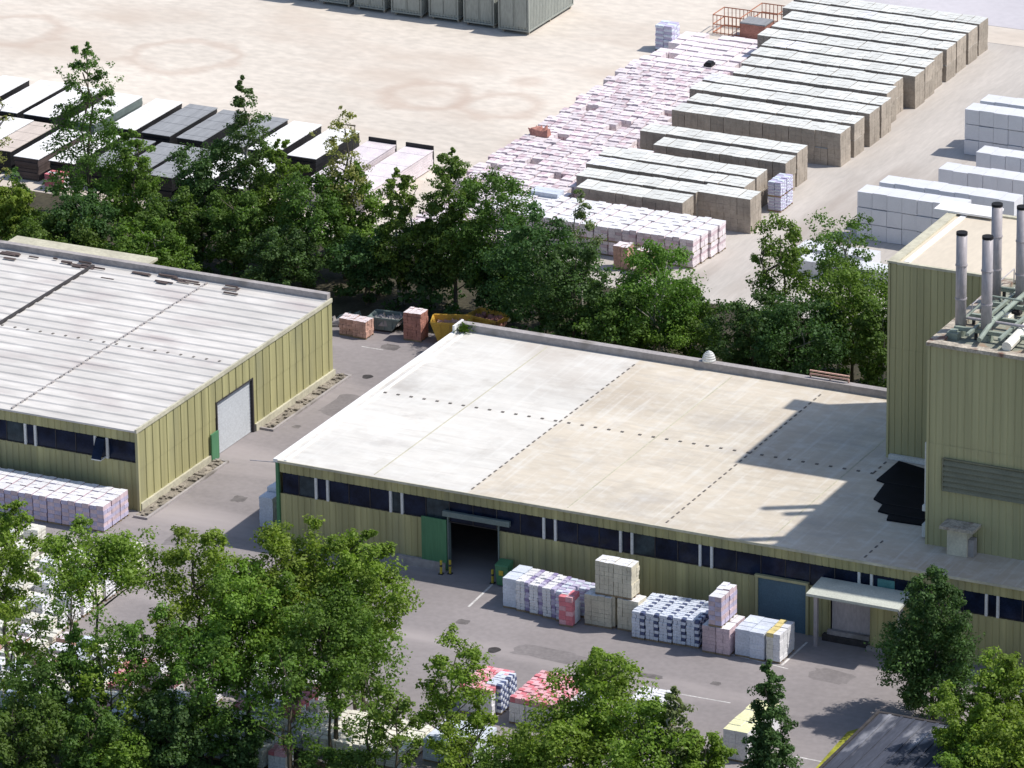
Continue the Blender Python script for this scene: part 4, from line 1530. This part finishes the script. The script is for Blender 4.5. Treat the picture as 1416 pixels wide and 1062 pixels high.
# ------------------------------------------------------------------ trees
def crown_points(rng, h, r, lo, shape, ncl):
    """clump centres and radii: boughs spread through an uneven crown, leaf clumps spread round each bough"""
    pts = []
    H0 = h * lo
    lobes = [(rng.uniform(0, 2 * math.pi), rng.uniform(.1, 1.0), rng.uniform(.68, 1.2)) for _ in range(9)]

    def env(t):
        if shape == 'round':
            return max(.3, 1 - abs((t - .5) / .57) ** 3) ** .5
        if shape == 'cone':
            return ((1 - t) ** .7 * .93 + .09) * (.8 if t < .08 else 1)
        if shape == 'spire':
            return (1 - t) ** .6 * 1.05 + .12
        return min(1, (1.05 - t) ** .55 * 1.18 + .04) * min(1, .6 + t * 1.4)
    K = 120
    acc = [0.0]
    for q in range(K):
        acc.append(acc[-1] + env((q + .5) / K) ** 1.2)
    nb = max(16, int(ncl / 2.0))
    for b in range(nb):
        target = (b + rng.random()) / nb * acc[-1]
        qi = next(i_ for i_ in range(K) if acc[i_ + 1] >= target)
        t = (qi + rng.random()) / K
        az = b * 2.4 + rng.uniform(-.7, .7)
        k = 1.0
        for la, lt, lr in lobes:
            dd = math.cos(az - la) * .5 + .5
            k += (lr - 1) * (dd ** 2) * math.exp(-((t - lt) / .16) ** 2)
        e = r * env(t) * k
        br = max(.28, (.24 + .16 * rng.random()) * min(r, e * 1.0 + .2))
        rad = max(0, e - br * .6) * rng.random() ** .42
        bx, by = rad * math.cos(az), rad * math.sin(az)
        bz = H0 + br * .5 + t * (h - H0 - br * 1.25)
        for c in range(7):
            d = Vector((rng.gauss(0, 1), rng.gauss(0, 1), rng.gauss(0, .8) + .3)).normalized() * br * (.3 + .7 * rng.random())
            pts.append((bx + d.x, by + d.y, max(.25, bz + d.z * .9), br * rng.uniform(.35, .7)))
    # a leading shoot so that the crown ends in a tip and not a ball
    for c in range(14 if shape != 'round' else 0):
        f = c / 13
        w_ = .05 + f * r * env(1 - f * .2) * .55
        pts.append((rng.gauss(0, w_), rng.gauss(0, w_), h - .1 - f * min(2.4, h * .2), .13 + .32 * f * rng.uniform(.7, 1.2)))
    return pts


def leaf_mesh(name, pts, per, leaf, seed, m, flat=.75):
    g = np.random.default_rng(seed)
    P = np.array(pts)
    n = len(P) * per
    idx = np.repeat(np.arange(len(P)), per)
    c = P[idx, :3]
    cr = P[idx, 3:4]
    d = g.normal(size=(n, 3))
    d /= np.linalg.norm(d, axis=1, keepdims=True)
    rad = g.random((n, 1)) ** .45
    pos = c + d * rad * cr * np.array([1.15, 1.15, flat])
    nrm = d * .7 + np.array([0, 0, .55]) + g.normal(size=(n, 3)) * .55
    nrm /= np.linalg.norm(nrm, axis=1, keepdims=True)
    a = np.cross(nrm, g.normal(size=(n, 3)))
    a /= np.linalg.norm(a, axis=1, keepdims=True) + 1e-9
    b = np.cross(nrm, a)
    s = leaf * g.uniform(.55, 1.25, (n, 1))
    w = s * g.uniform(.45, .8, (n, 1))
    bend = nrm * s * .25
    V = np.stack([pos - a * s, pos - b * w + bend, pos + a * s, pos + b * w + bend], 1).reshape(-1, 3)
    me = bpy.data.meshes.new(name)
    me.vertices.add(4 * n)
    me.vertices.foreach_set('co', V.astype(np.float32).ravel())
    me.loops.add(4 * n)
    me.loops.foreach_set('vertex_index', np.arange(4 * n, dtype=np.int32))
    me.polygons.add(n)
    me.polygons.foreach_set('loop_start', np.arange(0, 4 * n, 4, dtype=np.int32))
    me.polygons.foreach_set('loop_total', np.full(n, 4, dtype=np.int32))
    ct = np.repeat(g.random(len(P) // 7 + 1), 7)[:len(P)] * .55 + g.random(len(P)) * .45
    tint = np.clip(ct[idx] * .7 + g.random(n) * .3, 0, 1).astype(np.float32)
    at = me.attributes.new('tint', 'FLOAT', 'FACE')
    at.data.foreach_set('value', tint)
    me.materials.append(m)
    me.update(calc_edges=True)
    me.validate()
    return me


TREES = [0]
LEAFK = .80


def tree(u, v, h, wpx, shape, m, label, lo=.22, ncl=70, per=75, leaf=.155, name='broadleaf_tree', cat='tree', bark='bark', group=None, stems=1, limbs=12):
    TREES[0] += 1
    sd = TREES[0] * 31 + 5
    rng = random.Random(sd)
    a, b = L(u, v, h)
    dist = 19.3 if b < 0 else 17.6
    r = wpx / dist / 2 * 1.17
    per = int(per * .86)
    leaf = leaf * LEAFK
    t = thing(name, label, cat, (a, b, 0), group)
    pts = crown_points(rng, h, r, lo, shape, ncl)
    c = bpy.data.objects.new('crown', leaf_mesh('crown', pts, per, leaf, sd, m))
    COL.objects.link(c)
    c.parent = t
    w = MB()
    tr = .05 + h * .011
    for s in range(stems):
        ox, oy = (0, 0) if s == 0 else (rng.uniform(-.6, .6), rng.uniform(-.6, .6))
        p = Vector((ox, oy, -.05))
        n = 6
        top = h * .86
        prev, pr = p, tr * (1 if s == 0 else .7)
        nodes = [p]
        for k in range(1, n + 1):
            qn = Vector((ox * (1 + k * .2) + rng.gauss(0, .10 * k / 2), oy * (1 + k * .2) + rng.gauss(0, .10 * k / 2), top * k / n))
            w.tube(prev, qn, pr, max(.02, pr * .78), 7, caps=False)
            prev, pr = qn, max(.02, pr * .78)
            nodes.append(qn)
    hi = sorted(rng.sample(pts, min(limbs, len(pts))), key=lambda q_: q_[2])
    for q_ in hi:
        z0 = max(h * lo * .7, q_[2] - math.hypot(q_[0], q_[1]) * .7 - .3)
        k = min(n - 1, int(z0 / top * n))
        f = z0 / top * n - k
        s0 = nodes[k].lerp(nodes[k + 1], min(1, max(0, f)))
        w.tube(s0, (q_[0], q_[1], q_[2]), max(.025, tr * .38), .015, 5, caps=False)
    part('trunk', w, M[bark], t, local=True)
    return t


GB1 = 'trees in the belt behind the halls'
B = [  # u, v(top), height, width px, shape, leaf material, label, kwargs
    (120, 58, 17, 104, 'tall', 'leafk', 'tallest loose-leaved tree, at the upper left above the covered stacks', dict(lo=.12, ncl=110, per=46, leaf=.15)),
    (335, 104, 15, 84, 'spire', 'leafd', 'slim dark tree with forked tip beside the dark grey stacks', dict(lo=.12, ncl=95, per=60, leaf=.15)),
    (180, 178, 10.5, 84, 'tall', 'leaf', 'green poplar-like tree right of the tallest tree in the upper left', dict(lo=.1)),
    (228, 262, 7, 100, 'round', 'leafk', 'rounded dark tree in front of the dark grey stacks', dict(lo=.1)),
    (275, 190, 10, 92, 'round', 'leafd', 'dark bushy tree left of the slim forked tree', dict(lo=.08)),
    (385, 192, 10.5, 96, 'tall', 'leaf', 'mid green tree right of the slim forked tree', dict(lo=.1)),
    (472, 146, 14, 84, 'tall', 'leafy', 'sparse yellowish tree before the white covered stacks', dict(lo=.3, ncl=60, per=30, leaf=.135)),
    (428, 232, 9.5, 100, 'round', 'leafk', 'bushy green tree left of the yellowish tree', dict(lo=.08)),
    (490, 222, 9.5, 90, 'tall', 'leaf', 'green tree standing under the yellowish crown', dict(lo=.08)),
    (548, 232, 11, 98, 'tall', 'leaf', 'green tree in front of the pinkish white covered stacks', dict(lo=.1)),
    (626, 204, 13, 108, 'tall', 'leafk', 'big green tree with pointed top left of the pink field', dict(lo=.1, ncl=100)),
    (684, 232, 12, 104, 'round', 'leafk', 'broad dark tree at the near corner of the pink field', dict(lo=.1, ncl=90)),
    (745, 288, 11, 120, 'round', 'leafd', 'broad deep green tree below the pink field', dict(lo=.08, ncl=100)),
    (803, 262, 11, 52, 'tall', 'leafp', 'thin pale grey-green tree before the block rows', dict(lo=.35, ncl=36, per=34, leaf=.125, bark='barkpale')),
    (792, 330, 10, 92, 'round', 'leafd', 'dark tree under the thin pale tree', dict(lo=.08)),
    (905, 334, 10, 130, 'round', 'leaf', 'round green tree at the end of the near pink rows', dict(lo=.08, ncl=90)),
    (852, 400, 7, 100, 'round', 'leafk', 'low broad tree left of the round green one', dict(lo=.05)),
    (955, 402, 6.5, 90, 'round', 'leaf', 'small olive tree right of the round green one', dict(lo=.05, ncl=50)),
    (1082, 292, 12.5, 84, 'round', 'leaf', 'upright tree beside the yard road, left of the two near the tower', dict(lo=.3, ncl=70, per=50)),
    (1162, 290, 12.5, 92, 'round', 'leafk', 'loose upright tree nearest the white stacks by the tower', dict(lo=.3, ncl=64, per=40)),
    (1040, 402, 8, 104, 'round', 'leafd', 'dark low tree behind the middle hall parapet', dict(lo=.08)),
    (1110, 408, 8.5, 120, 'round', 'leafd', 'dark bushy tree below the upright roadside tree', dict(lo=.06, ncl=90)),
    (1180, 362, 10, 120, 'round', 'leaf', 'dense green tree against the olive tower', dict(lo=.06, ncl=100)),
    (1222, 402, 9, 70, 'round', 'leafk', 'green tree tucked behind the olive tower corner', dict(lo=.06)),
    (12, 250, 6.5, 70, 'round', 'leafb', 'bright green shrubby tree at the left edge behind the annex', dict(lo=.05)),
    (48, 292, 4.5, 90, 'round', 'leafk', 'low dark tree behind the left annex roof', dict(lo=.05)),
    (-14, 90, 14, 60, 'tall', 'leafy', 'thin twiggy tree cut by the left edge', dict(lo=.2, ncl=30, per=18, leaf=.125, limbs=30)),
    (112, 262, 7, 80, 'round', 'leafd', 'dark tree under the tallest tree', dict(lo=.05)),
    (320, 262, 7.5, 100, 'round', 'leafk', 'dark low tree under the slim forked tree', dict(lo=.05)),
    (590, 300, 7, 100, 'round', 'leafd', 'dark low tree between the skips and the pink field', dict(lo=.05)),
    (505, 318, 6, 90, 'round', 'leafd', 'dark low tree behind the brick pallets', dict(lo=.05)),
    (690, 340, 6, 110, 'round', 'leafd', 'dark low tree behind the orange skips', dict(lo=.05)),
    (88, 292, 5.5, 104, 'round', 'leafk', 'low deep green tree right of the annex, below the covered stacks', dict(lo=.05)),
    (205, 305, 6, 110, 'round', 'leaf', 'low green tree below the green poplar-like one', dict(lo=.05)),
    (390, 312, 6, 100, 'round', 'leafd', 'dark low tree behind the right end of the left hall', dict(lo=.05)),
]
for bi_, (u, v, h, wp, sh_, m, lab, kw) in enumerate(B):
    kw = dict(kw)
    kw['per'] = int(kw.get('per', 75) * .74)
    kw['lo'] = max(kw.get('lo', .1), .17)
    kw.setdefault('bark', 'barkpale' if bi_ % 2 else 'bark')
    kw.setdefault('stems', 2 if bi_ % 3 == 0 else 1)
    tree(u, v, h, wp, sh_, M[m], lab, group=GB1, **kw)

GF1 = 'trees along the foreground'
Fg = [
    (0, 688, 13, 96, 'round', 'leafb', 'tree cut by the left edge in front of the pallet row', dict(lo=.35, ncl=60, per=76)),
    (132, 728, 13.5, 140, 'round', 'leafb', 'wide flat topped tree at the lower left just below the pallet row', dict(lo=.66, ncl=56, per=82)),
    (98, 790, 12, 150, 'round', 'leaf', 'lacy tree in front of the ivory stock', dict(lo=.15, ncl=50, per=24)),
    (22, 840, 9, 90, 'round', 'leafb', 'loose tree in front of the ivory stock at the left edge', dict(lo=.15, ncl=36, per=40)),
    (268, 724, 13.5, 118, 'round', 'leafb', 'tall broad tree at the foot of the lane between the halls', dict(lo=.2, ncl=96, per=74)),
    (398, 722, 14, 132, 'round', 'leafb', 'tall spreading tree before the left end of the middle hall', dict(lo=.3, ncl=120, per=76, stems=3)),
    (497, 732, 13.5, 112, 'round', 'leafb', 'tall tree covering the wall left of the green sliding door', dict(lo=.36, ncl=110, per=76, stems=2)),
    (335, 780, 12.5, 136, 'round', 'leafb', 'full crown between the two tallest foreground trees', dict(lo=.3, ncl=110, per=70)),
    (460, 812, 11.5, 150, 'round', 'leaf', 'wide crown overhanging the ivory jumble', dict(lo=.3, ncl=110, per=66, stems=3)),
    (196, 842, 10, 96, 'round', 'leaf', 'loose green tree right of the ivory stock', dict(lo=.3, ncl=40, per=60)),
    (395, 880, 10, 110, 'round', 'leaf', 'lacy green tree in front of the white goods under the tall crowns', dict(lo=.2, ncl=40, per=26, stems=2)),
    (285, 860, 10, 110, 'round', 'leaf', 'loose mid height tree below the lane crowns', dict(lo=.1, ncl=56, per=52)),
    (150, 895, 8, 96, 'round', 'leafb', 'lacy low tree in front of the salmon pallets', dict(lo=.1, ncl=36, per=32)),
    (505, 915, 9, 84, 'round', 'leaf', 'lacy tree with thin foliage over the ivory jumble', dict(lo=.3, ncl=30, per=22, stems=2)),
    (45, 900, 8, 100, 'round', 'leafk', 'deep green tree at the left edge under the loose one', dict(lo=.1, ncl=50, per=56)),
    (105, 862, 9, 80, 'tall', 'leaf', 'slim green tree in the middle of the ivory stock', dict(lo=.2, ncl=36, per=60)),
    (622, 878, 9.2, 96, 'round', 'leafb', 'upright small tree left of the pink topped pallets', dict(lo=.15, ncl=46, per=65)),
    (545, 945, 8, 64, 'round', 'leaf', 'thin tree low between ivory jumble and pink pallets', dict(lo=.3, ncl=22, per=44)),
    (826, 894, 9.2, 118, 'round', 'leafb', 'bright round tree right of the pink topped pallets', dict(lo=.1, ncl=90)),
    (762, 978, 6.8, 128, 'round', 'leafb', 'low bright tree below the pink topped pallets', dict(lo=.1, ncl=64)),
    (884, 968, 7.2, 124, 'round', 'leafb', 'low bushy tree under the bright round tree', dict(lo=.1, ncl=70)),
    (932, 948, 8, 60, 'tall', 'leafp', 'thin pale tree left of the dark conical tree', dict(lo=.15, ncl=42, per=40, bark='barkpale')),
    (970, 1008, 5, 80, 'round', 'leafb', 'small green tree at the foot of the thin pale tree', dict(lo=.1, ncl=36)),
    (1063, 912, 11, 84, 'cone', 'leafd', 'dark conical tree in front of the asphalt yard', dict(lo=.03, ncl=130, per=75, leaf=.135)),
    (1293, 786, 10.5, 118, 'tall', 'leafd', 'large dark drooping tree beside the canopy', dict(lo=.05, ncl=150, per=85, leaf=.135)),
    (1392, 900, 9.5, 104, 'round', 'leafb', 'bright tree at the right edge behind the shed', dict(lo=.15, ncl=90)),
    (1345, 945, 8, 92, 'round', 'leafb', 'bright tree standing over the dark shed roof', dict(lo=.15, ncl=80)),
    (1408, 985, 8, 110, 'round', 'leafb', 'bright tree in the lower right corner', dict(lo=.15, ncl=90)),
    (1345, 1035, 6, 80, 'round', 'leafb', 'low bright tree at the bottom edge by the shed', dict(lo=.1, ncl=60)),
    (20, 965, 6, 100, 'round', 'leafk', 'dark bushy tree at the bottom left', dict(lo=.05, ncl=50)),
    (125, 975, 5.5, 90, 'round', 'leafk', 'dark bushy tree right of the bottom left one', dict(lo=.05, ncl=46)),
    (235, 955, 6, 110, 'round', 'leafd', 'dark bushy tree below the lane trees', dict(lo=.05, ncl=56)),
    (165, 1012, 4, 90, 'round', 'leafb', 'low green tree on the bottom edge, left', dict(lo=.05, ncl=40)),
    (330, 985, 4.5, 80, 'round', 'leafd', 'low dark tree among the foreground trunks', dict(lo=.05, ncl=36)),
    (470, 1035, 3.5, 90, 'round', 'leafk', 'low dark tree on the bottom edge below the ivory jumble', dict(lo=.05, ncl=34)),
    (648, 990, 5.5, 84, 'round', 'leafb', 'low green tree below the navy and white pallet', dict(lo=.05, ncl=34, per=50)),
    (700, 1016, 5, 104, 'round', 'leaf', 'low green tree on the bottom edge below the pink group', dict(lo=.05, ncl=40)),
]
for u, v, h, wp, sh_, m, lab, kw in Fg:
    kw = dict(kw)
    kw.setdefault('leaf', .155)
    kw['per'] = int(kw.get('per', 75) * .82)
    tree(u, v, h, wp, sh_, M[m], lab, group=GF1, **kw)


def cover(name, n, region, m, seed, hmax, leaf, label):
    rng = random.Random(seed)
    pts = []
    while len(pts) < n:
        x, y = region(rng)
        pts.append((x, y, rng.uniform(.1, hmax), rng.uniform(.4, .9)))
    o = bpy.data.objects.new(name, leaf_mesh(name, pts, 42, leaf, seed, m))
    COL.objects.link(o)
    tag(o, label, 'undergrowth', None, 'stuff')


def belt(rng):
    while True:
        x, y = rng.uniform(-62, 41), rng.uniform(31.5, 54)
        if -20 < x < -2.5 and y < 43:
            continue
        if y < (37 if x > -2 else 40):
            continue
        if 6 < x < 41 and y > 52:
            continue
        return x, y


cover('undergrowth', 470, belt, M['leafd'], 5, 2.4, .24, 'dark undergrowth filling the belt between the halls and the yard')
cover('ground_cover', 170, lambda r: (lambda x: (x, r.uniform(-48, -36) if x < 20 else r.uniform(-45, -31)))(r.uniform(-14, 50)), M['leafk'], 6, 1.2, .22, 'dark ground cover below the foreground trees')

# ------------------------------------------------------------------ camera, sun, sky
cam = bpy.data.cameras.new('camera')
co = bpy.data.objects.new('camera', cam)
COL.objects.link(co)
cx, cy = -_ox, -_oy
co.location = (cx * CA + cy * SA, -cx * SA + cy * CA, CH_)
co.rotation_euler = (R_(90) - TH_, 0, HEAD)
cam.sensor_width = 36
cam.lens = F_ / 1416 * 36
cam.shift_x = (708 - PX_) / 1416
cam.clip_start = 5
cam.clip_end = 3000
SC.camera = co

SUN = Vector((.63, .36, 1.0)).normalized()
sl = bpy.data.lights.new('sun', 'SUN')
sl.energy = 3.7
sl.angle = R_(1.0)
sl.color = (1.0, .96, .90)
so = bpy.data.objects.new('sun', sl)
COL.objects.link(so)
so.location = (60, 30, 120)
so.rotation_euler = SUN.to_track_quat('Z', 'Y').to_euler()

wd = bpy.data.worlds.new('World')
SC.world = wd
wd.use_nodes = True
nt = wd.node_tree
bg = nt.nodes['Background']
sk = nt.nodes.new('ShaderNodeTexSky')
sk.sky_type = 'NISHITA'
sk.sun_disc = False
sk.sun_elevation = math.asin(SUN.z)
sk.sun_rotation = math.atan2(SUN.x, SUN.y)
nt.links.new(sk.outputs[0], bg.inputs[0])
bg.inputs[1].default_value = .12
SC.view_settings.view_transform = 'Standard'
SC.view_settings.look = 'None'
SC.view_settings.exposure = .30
SC.view_settings.gamma = 1
SC.cycles.max_bounces = 6
SC.cycles.use_denoising = True
